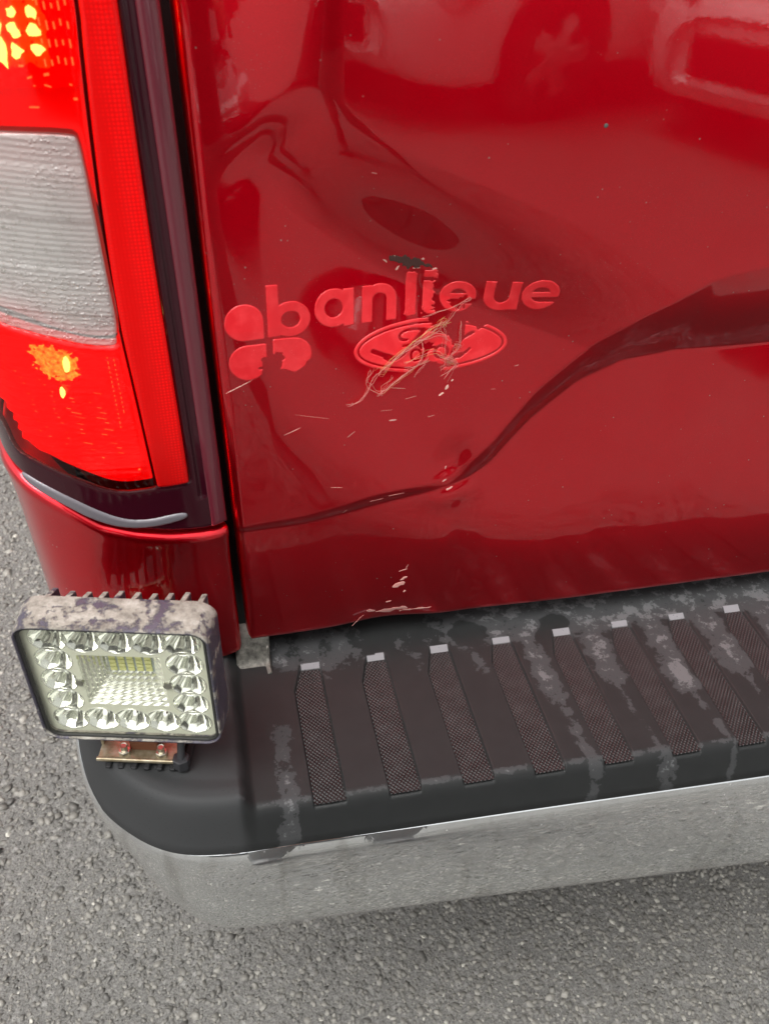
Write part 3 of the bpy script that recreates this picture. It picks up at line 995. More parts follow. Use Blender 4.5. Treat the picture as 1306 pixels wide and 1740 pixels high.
# clear reversing lens: fluted plastic with condensation inside
def m_reverse():
    t = NT('fluted_clear_lens')
    wet = t.ramp(t.noise(16, 3), [(0.40, 0.0), (0.55, 1.0)])
    dr = t.ramp(t.voro(420), [(0.0, 1.0), (0.45, 0.0)])
    b1 = t.bump(t.math('MULTIPLY', dr, wet), 0.9, 0.0012)
    c = t.mix(t.math('MULTIPLY', dr, wet), (0.56, 0.545, 0.52), (0.74, 0.73, 0.71))
    t.set(Base_Color=c, Roughness=0.14, Normal=b1)
    t.b.inputs['Specular IOR Level'].default_value = 0.65
    tr = t.new('BsdfTransparent')
    tr.inputs[0].default_value = (0.93, 0.93, 0.92, 1)
    mx = t.new('MixShader')
    mx.inputs[0].default_value = 0.55
    t.link(tr.outputs[0], mx.inputs[1])
    t.link(t.b.outputs[0], mx.inputs[2])
    t.link(mx.outputs[0], t.out.inputs['Surface'])
    return t.m
def w_rev(s, z):
    sag = z - 0.10 * np.maximum(s - 0.06, 0)
    ph = (sag - 0.94) / 0.0034
    tri = np.abs((ph % 1.0) - 0.3)
    step = 0.0010 * ((np.floor((sag - 0.94) / 0.0295)) % 2)
    return 0.0006 * tri + step * 0.6
place_corner('reverse_lens', lambda X, Z: sd_poly(X, Z, REVc) + 0.0006, (0.054, 0.242, 0.944, 1.08), 0.0007, m_reverse(), lamp, h=0.0012, r=0.002, base=0.0, wave=w_rev)
def m_silver():
    t = NT('lamp_silver')
    t.set(Base_Color=(0.70, 0.69, 0.67), Metallic=0.35, Roughness=0.32)
    return t.m
SILVER = m_silver()
place_corner('reverse_reflector', lambda X, Z: sd_poly(X, Z, REVc) - 0.001, (0.05, 0.245, 0.94, 1.084), 0.0025, SILVER, lamp, base=-0.016, wave=lambda s, z: 0.0015 * np.sin(s * 90))

# condensation beads on the inside of the clear lens
beads = []
th6 = np.linspace(0, 2 * np.pi, 7, endpoint=False)
for k in range(620):
    s0, z0 = 0.062 + 0.075 * rng.random() ** 0.8, rng.uniform(0.952, 1.056)
    if sd_poly(np.array([s0]), np.array([z0]), REVc)[0] > -0.003 or vnoise(np.array([s0]), np.array([z0]), 60)[0] < -0.35:
        continue
    r0 = 0.00035 + 0.0009 * rng.random() ** 2
    S = np.r_[s0, s0 + r0 * np.cos(th6), s0 + 0.6 * r0 * np.cos(th6)]
    Zb = np.r_[z0, z0 + 1.2 * r0 * np.sin(th6), z0 + 0.75 * r0 * np.sin(th6)]
    O = np.r_[0.0030 + 0.5 * r0, np.full(7, 0.0019), np.full(7, 0.0028 + 0.3 * r0)]
    f3 = [[0, 8 + (i + 1) % 7, 8 + i] for i in range(7)] + [[8 + i, 8 + (i + 1) % 7, 1 + (i + 1) % 7] for i in range(7)] + [[8 + i, 1 + (i + 1) % 7, 1 + i] for i in range(7)]
    beads.append((corner(S, Zb, O), np.array(f3)))
bv_, bf_ = merge(beads)
tag(put('condensation', bv_, bf_, m_lens('water_bead', (0.93, 0.93, 0.92), 1.5, 0.02), lamp), kind='stuff')

# pale bar along the foot of the lamp
BAR = chaikin([(0.1500, 0.8390), (0.1188, 0.8278), (0.089, 0.8072), (0.0669, 0.7995), (0.0335, 0.8040), (0.0325, 0.7985), (0.0678, 0.7945), (0.0943, 0.8015), (0.1225, 0.8216), (0.1505, 0.8330)], 2)
t = NT('pale_lamp_bar')
t.set(Base_Color=(0.15, 0.14, 0.155), Roughness=0.35, Coat_Weight=0.2)
place_corner('lamp_bar', lambda X, Z: sd_poly(X, Z, BAR) - 0.0012, (0.028, 0.156, 0.79, 0.845), 0.0009, t.m, lamp, h=0.0016, r=0.0022, base=-0.001)

# ------------------------------------------------------------------ vinyl lettering and oval badge on the tailgate
def m_vinyl():
    t = NT('red_vinyl')
    c = t.mix(t.ramp(t.noise(90, 4), [(0.4, 0.0), (0.7, 1.0)]), (0.74, 0.012, 0.020), (0.84, 0.034, 0.042))
    v = t.voro(700)
    c = t.mix(t.math('MULTIPLY', t.ramp(v, [(0.05, 1.0), (0.12, 0.0)]), t.ramp(t.noise(60, 2), [(0.5, 0.0), (0.62, 0.8)])), c, (0.9, 0.62, 0.55))
    t.set(Base_Color=c, Roughness=0.30, Coat_Weight=0.25, Coat_Roughness=0.15)
    return t.m
VINYL = m_vinyl()
PALE = simple('peeled_vinyl_edge', (0.80, 0.42, 0.36), 0.5)

def place_gate(name, sdf, box, res, mat, h=0.0004, r=0.0004, base=0.0001, parent=None):
    uv, f, F = patch(sdf, box, res)
    if len(F) == 0:
        return None
    return put(name, on_gate(settle(uv), bevel_off(f, h, r, base)), F, mat, parent or tailgate)

_sx = np.array([0.03, 0.06, 0.09, 0.13, 0.145, 0.18, 0.205, 0.24])
_sdz = np.array([[0, -0.0030, -0.0050, -0.0072, -0.0077, -0.0084, -0.0084, -0.007],
                 [0, -0.0036, -0.0061, -0.0072, -0.0076, -0.0075, -0.0082, -0.007],
                 [-0.0014, -0.0052, -0.0070, -0.0072, -0.0066, -0.0056, -0.0056, -0.0045]])
_sdx = np.array([[0, 0.0008, 0.0015, 0.0036, 0.0042, 0.0045, 0.0045, 0.004],
                 [0, 0.0012, 0.0023, 0.0036, 0.0041, 0.0048, 0.0061, 0.005],
                 [0.0003, 0.0015, 0.0028, 0.0040, 0.0041, 0.0041, 0.0048, 0.0044]])
def settle(P):
    """the film was dragged along when the metal caved in"""
    P = np.array(P, float)
    x, z = P[:, 0], P[:, 1]
    w = np.clip((z - 0.865) / 0.02, 0, 1) * np.clip((1.0 - z) / 0.02, 0, 1)
    for c, T in ((0, _sdx), (1, _sdz)):
        r = [np.interp(x, _sx, row) for row in T]
        d = np.where(z < 0.92, r[0] + (r[1] - r[0]) * np.clip((z - 0.89) / 0.03, 0, 1), r[1] + (r[2] - r[1]) * np.clip((z - 0.92) / 0.037, 0, 1))
        P[:, c] += d * w
    return P
def rag(X, Z, a=0.0010, s=420, k=0):
    return a * vnoise(X, Z, s, k) + a * 0.6 * vnoise(X, Z, s * 2.3, k + 1)
WST = 0.0076
def glyph_b(X, Z):
    d = sd_box(X, Z, 0.0305, 0.0385, 0.9400, 0.9768)
    e = np.maximum(sd_ell(X, Z, 0.0462, 0.9520, 0.0136, 0.0128), -sd_ell(X, Z, 0.0462, 0.9520, 0.0064, 0.0058))
    return np.minimum(d, e)
def glyph_a(X, Z):
    d = sd_box(X, Z, 0.0832, 0.0907, 0.9425, 0.9692)
    e = np.maximum(sd_ell(X, Z, 0.0762, 0.9562, 0.0134, 0.0138), -sd_ell(X, Z, 0.0762, 0.9562, 0.0063, 0.0066))
    return np.minimum(d, e)
def glyph_n(X, Z):
    d = sd_box(X, Z, 0.0965, 0.1040, 0.9428, 0.9692)
    e = np.maximum(sd_ell(X, Z, 0.1092, 0.9585, 0.0125, 0.0112), -sd_ell(X, Z, 0.1092, 0.9578, 0.0054, 0.0052))
    e = np.maximum(e, 0.9580 - Z)
    g = sd_box(X, Z, 0.1144, 0.1217, 0.9428, 0.9585)
    return np.minimum(np.minimum(d, e), g)
def glyph_l(X, Z):
    d = sd_box(X, Z, 0.1280, 0.1360, 0.9446, 0.9775)
    d = d + rag(X, Z, 0.0016, 500) * np.clip((0.9485 - Z) / 0.003, 0, 1) + rag(X, Z, 0.0012, 400, 1) * (Z > 0.975)
    return d
def glyph_i(X, Z):
    d = np.minimum(sd_box(X, Z, 0.1405, 0.1485, 0.9456, 0.9695), sd_box(X, Z, 0.1405, 0.1492, 0.9722, 0.9778))
    return d + rag(X, Z, 0.0013, 430, 2) * np.clip((X - 0.1445) / 0.003, 0, 1) + rag(X, Z, 0.0014, 500, 3) * (Z < 0.950)
def e_shape(X, Z, cx, cz, a, b):
    o = np.maximum(sd_ell(X, Z, cx, cz, a, b), -sd_ell(X, Z, cx, cz, a - 0.0070, b - 0.0062))
    o = np.maximum(o, -sd_box(X, Z, cx + 0.001, cx + a + 0.002, cz - 0.0062, cz - 0.0022))
    return np.minimum(o, sd_box(X, Z, cx - a + 0.004, cx + a - 0.0008, cz - 0.0024, cz + 0.0020))
def glyph_e(X, Z):
    d = e_shape(X, Z, 0.1658, 0.9575, 0.0131, 0.0119)
    hole = sd_poly(X, Z, [(0.160, 0.9535), (0.172, 0.9575), (0.1725, 0.951), (0.165, 0.9485), (0.160, 0.9495)]) + rag(X, Z, 0.002, 350)
    return np.maximum(d, -hole)
def glyph_u(X, Z):
    d = np.minimum(sd_box(X, Z, 0.1840, 0.1914, 0.9560, 0.9700), sd_box(X, Z, 0.2020, 0.2094, 0.9468, 0.9700))
    e = np.maximum(sd_ell(X, Z, 0.1967, 0.9570, 0.0127, 0.0108), -sd_ell(X, Z, 0.1967, 0.9575, 0.0053, 0.0050))
    e = np.maximum(e, Z - 0.9570)
    return np.minimum(d, e)
def glyph_e2(X, Z):
    return e_shape(X, Z, 0.2242, 0.9592, 0.0136, 0.0124)
for fn, bx_ in ((glyph_b, (0.028, 0.062, 0.936, 0.98)), (glyph_a, (0.060, 0.094, 0.938, 0.974)), (glyph_n, (0.094, 0.124, 0.940, 0.973)),
                (glyph_l, (0.125, 0.139, 0.940, 0.982)), (glyph_i, (0.138, 0.152, 0.942, 0.982)), (glyph_e, (0.150, 0.182, 0.943, 0.972)),
                (glyph_u, (0.182, 0.212, 0.943, 0.973)), (glyph_e2, (0.209, 0.240, 0.945, 0.974))):
    place_gate('vinyl_letter', lambda X, Z, fn=fn: fn(X, Z) + rag(X, Z, 0.00016, 900), bx_, 0.0005, VINYL)

# three leaf-shaped petals before the word
def petal(X, Z, cx, cz, a, b, qx, qz):
    d = sd_ell(X, Z, cx, cz, a, b)
    q = sd_box(X, Z, min(cx, cx + qx * a), max(cx, cx + qx * a), min(cz, cz + qz * b), max(cz, cz + qz * b), 0.0015)
    return np.minimum(d, q)
place_gate('vinyl_petal', lambda X, Z: petal(X, Z, 0.0148, 0.9525, 0.0132, 0.0132, 1, -1), (0.0, 0.030, 0.936, 0.968), 0.0006, VINYL)
place_gate('vinyl_petal', lambda X, Z: np.maximum(petal(X, Z, 0.0160, 0.9222, 0.0132, 0.0137, 1, 1), -(sd_ell(X, Z, 0.0315, 0.916, 0.0065, 0.0105) + rag(X, Z, 0.0022, 300))), (0.001, 0.031, 0.906, 0.938), 0.0006, VINYL)
place_gate('vinyl_petal', lambda X, Z: np.maximum(petal(X, Z, 0.0468, 0.9255, 0.0134, 0.0130, -1, 1), -(sd_ell(X, Z, 0.0350, 0.9215, 0.0052, 0.0062) + rag(X, Z, 0.0022, 300))) + rag(X, Z, 0.0013, 300) * (Z < 0.92), (0.032, 0.063, 0.909, 0.940), 0.0006, VINYL)

# oval badge film: rim ring and field with the script cut out of it
OC = (0.1479, 0.9217, 0.0572, 0.0205)
SC1 = chaikin([(0.1302, 0.9270), (0.1263, 0.9269), (0.1240, 0.9294), (0.1256, 0.9326), (0.1318, 0.9345), (0.1421, 0.9340), (0.1513, 0.9322), (0.1605, 0.9300), (0.166, 0.931)], 2, False)
SC2 = chaikin([(0.1425, 0.9335), (0.1366, 0.9261), (0.131, 0.9198), (0.1242, 0.9142), (0.1184, 0.9125), (0.1138, 0.9152)], 2, False)
def script(X, Z):
    d = sd_seg(X, Z, SC1, 0.0009)
    d = np.minimum(d, sd_seg(X, Z, SC2, 0.0015))
    d = np.minimum(d, sd_seg(X, Z, [(0.1047, 0.9208), (0.1104, 0.9182), (0.1190, 0.9148)], 0.0016))
    d = np.minimum(d, sd_seg(X, Z, [(0.1275, 0.9226), (0.1400, 0.9240)], 0.0009))
    d = np.minimum(d, np.abs(sd_ell(X, Z, 0.1372, 0.9150, 0.0038, 0.0042)) - 0.0009)
    d = np.minimum(d, sd_seg(X, Z, [(0.1459, 0.9209), (0.1430, 0.9122)], 0.0012))
    d = np.minimum(d, sd_seg(X, Z, chaikin([(0.1435, 0.9155), (0.1472, 0.9200), (0.1510, 0.9207), (0.1520, 0.9185)], 2, False), 0.0009))
    d = np.minimum(d, np.abs(sd_ell(X, Z, 0.1560, 0.9165, 0.0048, 0.0046)) - 0.0010)
    d = np.minimum(d, sd_seg(X, Z, chaikin([(0.1790, 0.9300), (0.1728, 0.9270), (0.1665, 0.9200), (0.1628, 0.9130), (0.1660, 0.9108), (0.1712, 0.9140)], 2, False), 0.0012))
    d = np.minimum(d, sd_seg(X, Z, [(0.1775, 0.9178), (0.1728, 0.9136), (0.1700, 0.9115)], 0.0010))
    return d
HOLE = [(0.1440, 0.941), (0.1519, 0.9435), (0.1629, 0.947), (0.1860, 0.949), (0.1880, 0.9365), (0.1835, 0.9330), (0.1791, 0.9367), (0.1745, 0.9372), (0.1722, 0.9300), (0.1700, 0.9208), (0.1643, 0.921), (0.1620, 0.9292), (0.1525, 0.9320)]
HOLE2 = [(0.100, 0.898), (0.1005, 0.9075), (0.108, 0.9085), (0.1115, 0.9050), (0.118, 0.9035), (0.113, 0.897)]
HOLE3 = [(0.130, 0.905), (0.142, 0.9095), (0.150, 0.9080), (0.158, 0.9065), (0.160, 0.899), (0.135, 0.898)]
HOLE4 = [(0.1360, 0.9225), (0.1400, 0.9262), (0.1490, 0.9225), (0.1480, 0.9195), (0.1400, 0.9200)]
def torn(X, Z):
    d = sd_poly(X, Z, HOLE)
    for h in (HOLE2, HOLE3, HOLE4):
        d = np.minimum(d, sd_poly(X, Z, h))
    return d + rag(X, Z, 0.0016, 330, 2)
def ring(X, Z):
    o = sd_ell(X, Z, *OC)
    return np.maximum(np.maximum(o, -(o + 0.0026)), -torn(X, Z))
def field(X, Z):
    o = sd_ell(X, Z, *OC)
    return np.maximum(np.maximum(o + 0.0040, -script(X, Z)), -torn(X, Z))
obx = (0.088, 0.208, 0.899, 0.945)
place_gate('badge_ring', ring, obx, 0.0005, VINYL)
place_gate('badge_field', lambda X, Z: field(X, Z) + rag(X, Z, 0.00015, 900), obx, 0.0005, VINYL)

# ragged dark tear above the word, scrapes and chips
DARK = simple('torn_primer', (0.085, 0.042, 0.036), 0.9, Specular_IOR_Level=0.1)
place_gate('torn_paint', lambda X, Z: sd_poly(X, Z, [(0.1165, 0.9860), (0.1205, 0.9875), (0.130, 0.9862), (0.1375, 0.9850), (0.1440, 0.9812), (0.1385, 0.9800), (0.1345, 0.9790), (0.130, 0.9795), (0.1265, 0.9812), (0.1215, 0.9835)]) + rag(X, Z, 0.0016, 420, 3), (0.112, 0.15, 0.975, 0.991), 0.0004, DARK, h=0.0003)
def chip(cx, cz, a, b, rot=0.0, mat=PALE, rg=0.6, name='paint_chip', h=0.0002):
    c, s = math.cos(rot), math.sin(rot)
    def f(X, Z):
        u, v = (X - cx) * c + (Z - cz) * s, -(X - cx) * s + (Z - cz) * c
        return sd_ell(u, v, 0, 0, a, b) + rag(X, Z, rg * b, 0.35 / b, 1)
    R = max(a, b) * 1.6
    return place_gate(name, f, (cx - R, cx + R, cz - R, cz + R), max(b * 0.28, 0.00012), mat, h=h, r=0.0003)
SCRAPE = simple('bared_scrape', (0.60, 0.27, 0.24), 0.45)
for (x, z, a, b, r) in [(0.1215, 0.9800, 0.0018, 0.0006, 0.8), (0.1345, 0.9795, 0.0022, 0.0004, 0.1), (0.1470, 0.9790, 0.0020, 0.0005, 0.3), (0.1130, 0.9845, 0.0016, 0.0003, -0.6),
                        (0.1190, 0.9868, 0.0012, 0.0004, 0.2), (0.1392, 0.9850, 0.0010, 0.0005, 0.0)]:
    chip(x, z, a, b, r)
for (x, z, a, b, r) in [(0.1620, 0.8885, 0.0026, 0.0012, 1.0), (0.1585, 0.8810, 0.0026, 0.0009, 1.1), (0.1660, 0.8935, 0.0008, 0.0005, 0.6),
                        (0.1695, 0.7975, 0.0020, 0.0006, 0.5), (0.1745, 0.7885, 0.0030, 0.0009, 0.3), (0.1700, 0.8080, 0.0015, 0.0005, 1.2)]:
    chip(x, z, a, b, r, PALE if z > 0.85 else SCRAPE)
for (x, z, a, b, r) in [(0.130, 0.6560, 0.016, 0.0022, 0.05), (0.152, 0.6535, 0.014, 0.0010, 0.05), (0.135, 0.6890, 0.0055, 0.0020, 0.5), (0.1395, 0.6960, 0.0040, 0.0012, 0.5),
                        (0.1275, 0.6690, 0.0025, 0.0007, 0.2), (0.112, 0.6580, 0.0045, 0.0012, -0.2), (0.1385, 0.7060, 0.0040, 0.0003, 0.3), (0.1420, 0.7100, 0.0022, 0.0003, 1.2),
                        (0.100, 0.6470, 0.0080, 0.0003, 0.9), (0.1415, 0.6800, 0.0014, 0.0008, 0.8)]:
    chip(x, z, a, b, r, SCRAPE, 0.8)
# fine hairline scratches
for (x, z, a, r) in [(0.1235, 0.8580, 0.0034, -0.05), (0.045, 0.862, 0.0070, 0.35), (0.060, 0.873, 0.014, -0.3), (0.0785, 0.806, 0.0050, -0.15), (0.124, 0.8905, 0.0055, -0.15),
                     (0.135, 0.880, 0.0045, 0.3), (0.112, 0.7875, 0.006, 0.1), (0.128, 0.7905, 0.007, 0.05), 
                     (0.090, 0.852, 0.004, 0.6), (0.118, 0.868, 0.005, -0.1), (0.086, 0.779, 0.0025, 0.9), (0.216, 0.902, 0.002, 0.2), (0.101, 1.046, 0.002, -0.2), (0.155, 0.857, 0.003, 0.2), (0.20, 0.883, 0.002, 0.1)]:
    chip(x, z, a, 0.00016 if a < 0.01 else 0.0001, r, SCRAPE, 0.4, 'scratch')
chip(0.1235, 0.8580, 0.0032, 0.0006, -0.05, SCRAPE, 0.5, 'scratch')
chip(0.0085, 0.9040, 0.0105, 0.00025, 0.45, PALE, 0.6, 'scratch')
chip(0.2474, 1.0731, 0.0012, 0.0012, 0, simple('grey_stone_chip', (0.09, 0.10, 0.09), 0.6), 0.2, 'stone_chip')

# torn adhesive threads hanging over the badge
FIB1 = simple('adhesive_thread_pale', (0.66, 0.22, 0.19), 0.5)
FIB2 = simple('adhesive_thread_yellow', (0.62, 0.30, 0.12), 0.5)
MAIN = [([(0.0854, 0.8803), (0.0957, 0.8844), (0.1031, 0.8947), (0.107, 0.9038), (0.1105, 0.9052)], 3, 0.0008, FIB1), ([(0.1084, 0.8869), (0.1187, 0.8944), (0.1324, 0.9049), (0.1462, 0.9118)], 5, 0.0009, FIB2),
        ([(0.1105, 0.9047), (0.1241, 0.9171), (0.1366, 0.9249), (0.15, 0.9341), (0.1588, 0.9393)], 7, 0.0014, FIB2), ([(0.1407, 0.9424), (0.1561, 0.9484), (0.1679, 0.9527), (0.1729, 0.9574), (0.1745, 0.956), (0.170, 0.953)], 2, 0.0006, FIB1),
        ([(0.1589, 0.9382), (0.164, 0.946), (0.1701, 0.9527), (0.1755, 0.9570)], 2, 0.0006, FIB1), ([(0.1412, 0.9257), (0.1438, 0.9143), (0.1371, 0.9056), (0.128, 0.906)], 3, 0.0010, FIB1),
        ([(0.1531, 0.9136), (0.1626, 0.9084), (0.1696, 0.9092), (0.1584, 0.8981)], 4, 0.0018, FIB1), ([(0.169, 0.938), (0.1685, 0.9277), (0.17, 0.9208), (0.1624, 0.9131)], 3, 0.0009, FIB1),
        ([(0.155, 0.938), (0.1585, 0.9265), (0.1555, 0.9165), (0.162, 0.908), (0.156, 0.903)], 3, 0.0012, FIB1), ([(0.104, 0.906), (0.099, 0.899), (0.102, 0.893), (0.107, 0.890), (0.111, 0.8875)], 3, 0.0010, FIB1),
        ([(0.135, 0.9245), (0.146, 0.930), (0.155, 0.9315), (0.160, 0.926)], 3, 0.0012, FIB1), ([(0.128, 0.9085), (0.140, 0.9150), (0.152, 0.9180), (0.160, 0.9120), (0.168, 0.9060)], 3, 0.0013, FIB2),
        ([(0.144, 0.9085), (0.138, 0.9010), (0.136, 0.8985)], 2, 0.0006, FIB1), ([(0.120, 0.9015), (0.112, 0.8930), (0.109, 0.888)], 2, 0.0009, FIB1)]
for pts, n, jit, mt in MAIN:
    for k in range(n):
        P = chaikin(np.array(pts) + rng.normal(0, jit, (len(pts), 2)), 3, False)
        m = len(P)
        wob = np.cumsum(rng.normal(0, 0.00022, (m, 2)), axis=0)
        P = P + wob - np.linspace(0, 1, m)[:, None] * wob[-1]
        lift_ = 0.0010 + 0.0022 * np.abs(np.sin(np.linspace(0, rng.uniform(3, 8), m))) * rng.uniform(0.3, 1.2)
        V, F = tube(on_gate(settle(P), lift_), rng.uniform(0.00008, 0.00018), 5)
        put('adhesive_thread', V, F, FIB2 if rng.random() < (0.45 if mt is FIB2 else 0.06) else FIB1, tailgate)
for k in range(26):       # short curls in the knots
    c = random.choice([(0.1625, 0.9096), (0.1625, 0.912), (0.1105, 0.9047), (0.1567, 0.9377), (0.168, 0.921), (0.158, 0.905)])
    a = rng.uniform(0, 6.28)
    n = 14
    th = a + np.linspace(0, rng.uniform(2, 6), n)
    R_ = np.linspace(0.0005, rng.uniform(0.002, 0.0055), n)
    P = np.stack([c[0] + R_ * np.cos(th), c[1] + R_ * np.sin(th)], -1) + rng.normal(0, 0.0004, (n, 2))
    V, F = tube(on_gate(settle(P), 0.001 + 0.002 * rng.random(n)), rng.uniform(0.00007, 0.00015), 5)
    put('adhesive_thread', V, F, FIB1 if rng.random() < 0.75 else FIB2, tailgate)

# ------------------------------------------------------------------ work light bolted on the bumper corner
wl_root = empty('work_light', (-0.0895, -0.100, 0.6335), (0, 0, math.radians(-13.3)))
wl_root.scale = (1.05, 1.0, 1.0)
tag(wl_root, 'muddy rectangular LED work light on the black bumper corner', 'work light')
TILT = Matrix.Rotation(math.radians(-0.6), 3, 'Y') @ Matrix.Rotation(math.radians(-0.5), 3, 'X')
LC = Vector((0.0, -0.0165, 0.1035))
def W(V):
    V = np.asarray(V, float)
    R_ = np.array(TILT)
    return V @ R_.T + np.array(LC)
def rrect(w, h, r, n=8):
    pts = []
    for cx, cz, a0 in ((w / 2 - r, h / 2 - r, 0), (-w / 2 + r, h / 2 - r, 90), (-w / 2 + r, -h / 2 + r, 180), (w / 2 - r, -h / 2 + r, 270)):
        for k in range(n + 1):
            a = math.radians(a0 + 90 * k / n)
            pts.append((cx + r * math.cos(a), cz + r * math.sin(a)))
    return np.array(pts)
def m_mud_housing():
    t = NT('muddy_housing')
    geo = t.new('NewGeometry')
    sep = t.new('SeparateXYZ')
    t.link(geo.outputs['Normal'], sep.inputs[0])
    up = t.ramp(sep.outputs[2], [(0.0, 0.28), (0.6, 0.66)])
    n1 = t.noise(55, 7, 0.7)
    n2 = t.noise(300, 5, 0.7)
    m = t.math('ADD', t.math('MULTIPLY', t.math('SUBTRACT', n1, 0.5), 3.2), up)
    m = t.math('ADD', m, t.math('MULTIPLY', t.math('SUBTRACT', n2, 0.5), 0.6))
    mask = t.ramp(m, [(0.42, 0.0), (0.62, 1.0)])
    mud = t.ramp(t.noise(90, 6, 0.7), [(0.3, (0.12, 0.108, 0.092)), (0.5, (0.245, 0.228, 0.195)), (0.72, (0.39, 0.375, 0.335))])
    paint = t.mix(t.noise(30, 2), (0.045, 0.042, 0.060), (0.085, 0.075, 0.10))
    t.set(Base_Color=t.mix(mask, paint, mud), Roughness=t.ramp(mask, [(0.0, 0.4), (1.0, 0.9)]))
    t.set(Normal=t.bump(t.math('ADD', t.math('MULTIPLY', mask, 0.7), t.math('MULTIPLY', n2, 0.6)), 0.7, 0.0018))
    return t.m
HOUS = m_mud_housing()
rings = [(0.1165, 0.1115, 0.008, 0.026), (0.1198, 0.1148, 0.009, 0.0075), (0.1212, 0.1162, 0.01, 0.0012), (0.122, 0.117, 0.0105, 0.0002), (0.1236, 0.1186, 0.012, 0.0), (0.1248, 0.1198, 0.0128, 0.001), (0.1256, 0.1206, 0.013, 0.004), (0.1268, 0.1218, 0.013, 0.018), (0.1278, 0.1226, 0.013, 0.032), (0.1268, 0.1218, 0.013, 0.0365), (0.122, 0.117, 0.012, 0.0395), (0.105, 0.1, 0.012, 0.041)]
rings = [(a_, b_, c_, d_ * 0.80 if d_ > 0.01 else d_) for a_, b_, c_, d_ in rings]
nr = 4 * 9
Vh = []
for (w, h, r, y) in rings:
    q = rrect(w, h, r)
    Vh.append(np.stack([q[:, 0], np.full(nr, y), q[:, 1]], -1))
Vh = np.array(Vh)
Fh = [[i * nr + j, i * nr + (j + 1) % nr, (i + 1) * nr + (j + 1) % nr, (i + 1) * nr + j] for i in range(len(rings) - 1) for j in range(nr)]
Fh.append([(len(rings) - 1) * nr + j for j in range(nr)])
put('housing', W(Vh.reshape(-1, 3)), Fh, HOUS, wl_root)
# cooling fins behind
for k in range(10):
    x = -0.050 + k * 0.0112
    bm = bmesh.new()
    vs = bm_box(bm, (x - 0.0018, 0.030, -0.050), (x + 0.0018, 0.052, 0.0560 + rng.uniform(-0.0030, 0.0022)))
    for v in bm.verts:
        if v.co.y > 0.045 and v.co.z > 0:
            v.co.z -= 0.010
        v.co = Vector(W(np.array([v.co[:]]))[0])
    bm_obj('cooling_fin', bm, HOUS, wl_root, bevel=0.0004, seg=1)

CUPX = [-0.0430, -0.0215, 0.0, 0.0215, 0.0430]
CUPZ = [0.0425, 0.02125, 0.0, -0.02125, -0.0425]
CUPS = [(x, CUPZ[0]) for x in CUPX] + [(CUPX[0], z) for z in CUPZ[1:4]] + [(CUPX[4], z) for z in CUPZ[1:4]] + [(x, CUPZ[4]) for x in CUPX]
CR = 0.0123
def f_plate(X, Z):
    d = sd_box(X, Z, -0.0600, 0.0600, -0.0575, 0.0575, 0.008)
    for (x, z) in CUPS:
        d = np.maximum(d, -(np.hypot(X - x, Z - z) - CR))
    return np.maximum(d, -sd_box(X, Z, -0.0275, 0.0275, -0.0250, 0.0270, 0.001))
uv, f_, F_ = patch(f_plate, (-0.062, 0.062, -0.0595, 0.0595), 0.0012)
t = NT('pale_khaki_plate')
t.set(Base_Color=(0.62, 0.63, 0.53), Roughness=0.35, Metallic=0.0)
put('bezel_plate', W(np.stack([uv[:, 0], np.full(len(uv), 0.0070), uv[:, 1]], -1)), F_, t.m, wl_root)
t = NT('cup_mirror')
t.set(Base_Color=(0.86, 0.87, 0.82), Metallic=0.9, Roughness=0.09)
MIRROR = t.m
def cup_mesh():
    # twelve polished lobes meeting in creases, as pressed reflector cups have
    n, m, k = 12, 9, 4
    V, F = [], []
    rr = np.linspace(1.0, 0.13, m)
    for i in range(n):
        th = np.linspace(2 * np.pi * i / n, 2 * np.pi * (i + 1) / n, k)
        fl = 1 - 0.055 * np.sin(np.linspace(0, np.pi, k))
        o = len(V)
        for q in rr:
            y = (1 - q * q) * 0.0155
            for a_, f_l in zip(th, fl):
                g_ = q * (f_l if q < 0.97 else 1.0)
                V.append((g_ * CR * math.cos(a_), y, g_ * CR * math.sin(a_)))
        for r_ in range(m - 1):
            for c_ in range(k - 1):
                a_ = o + r_ * k + c_
                F.append([a_, a_ + k, a_ + k + 1, a_ + 1])
    o = len(V)
    V += [(0.14 * CR * math.cos(a_), 0.0150, 0.14 * CR * math.sin(a_)) for a_ in np.linspace(0, 2 * np.pi, 12, endpoint=False)]
    F.append(list(range(o, o + 12)))
    return raw_mesh('reflector_cup', V, F, MIRROR)
cm = cup_mesh()
rimV, rimF = tube([(CR * math.cos(a), 0, CR * math.sin(a)) for a in np.linspace(0, 2 * math.pi, 33)], 0.00035, 5, False)
rim_me = raw_mesh('cup_rim', rimV, rimF, MIRROR)
tq = TILT.to_euler()
for (x, z) in CUPS:
    c = W(np.array([[x, 0.0070, z]]))[0]
    o = put_me('reflector_cup', cm, wl_root, c, tq)
    put_me('cup_rim', rim_me, o)
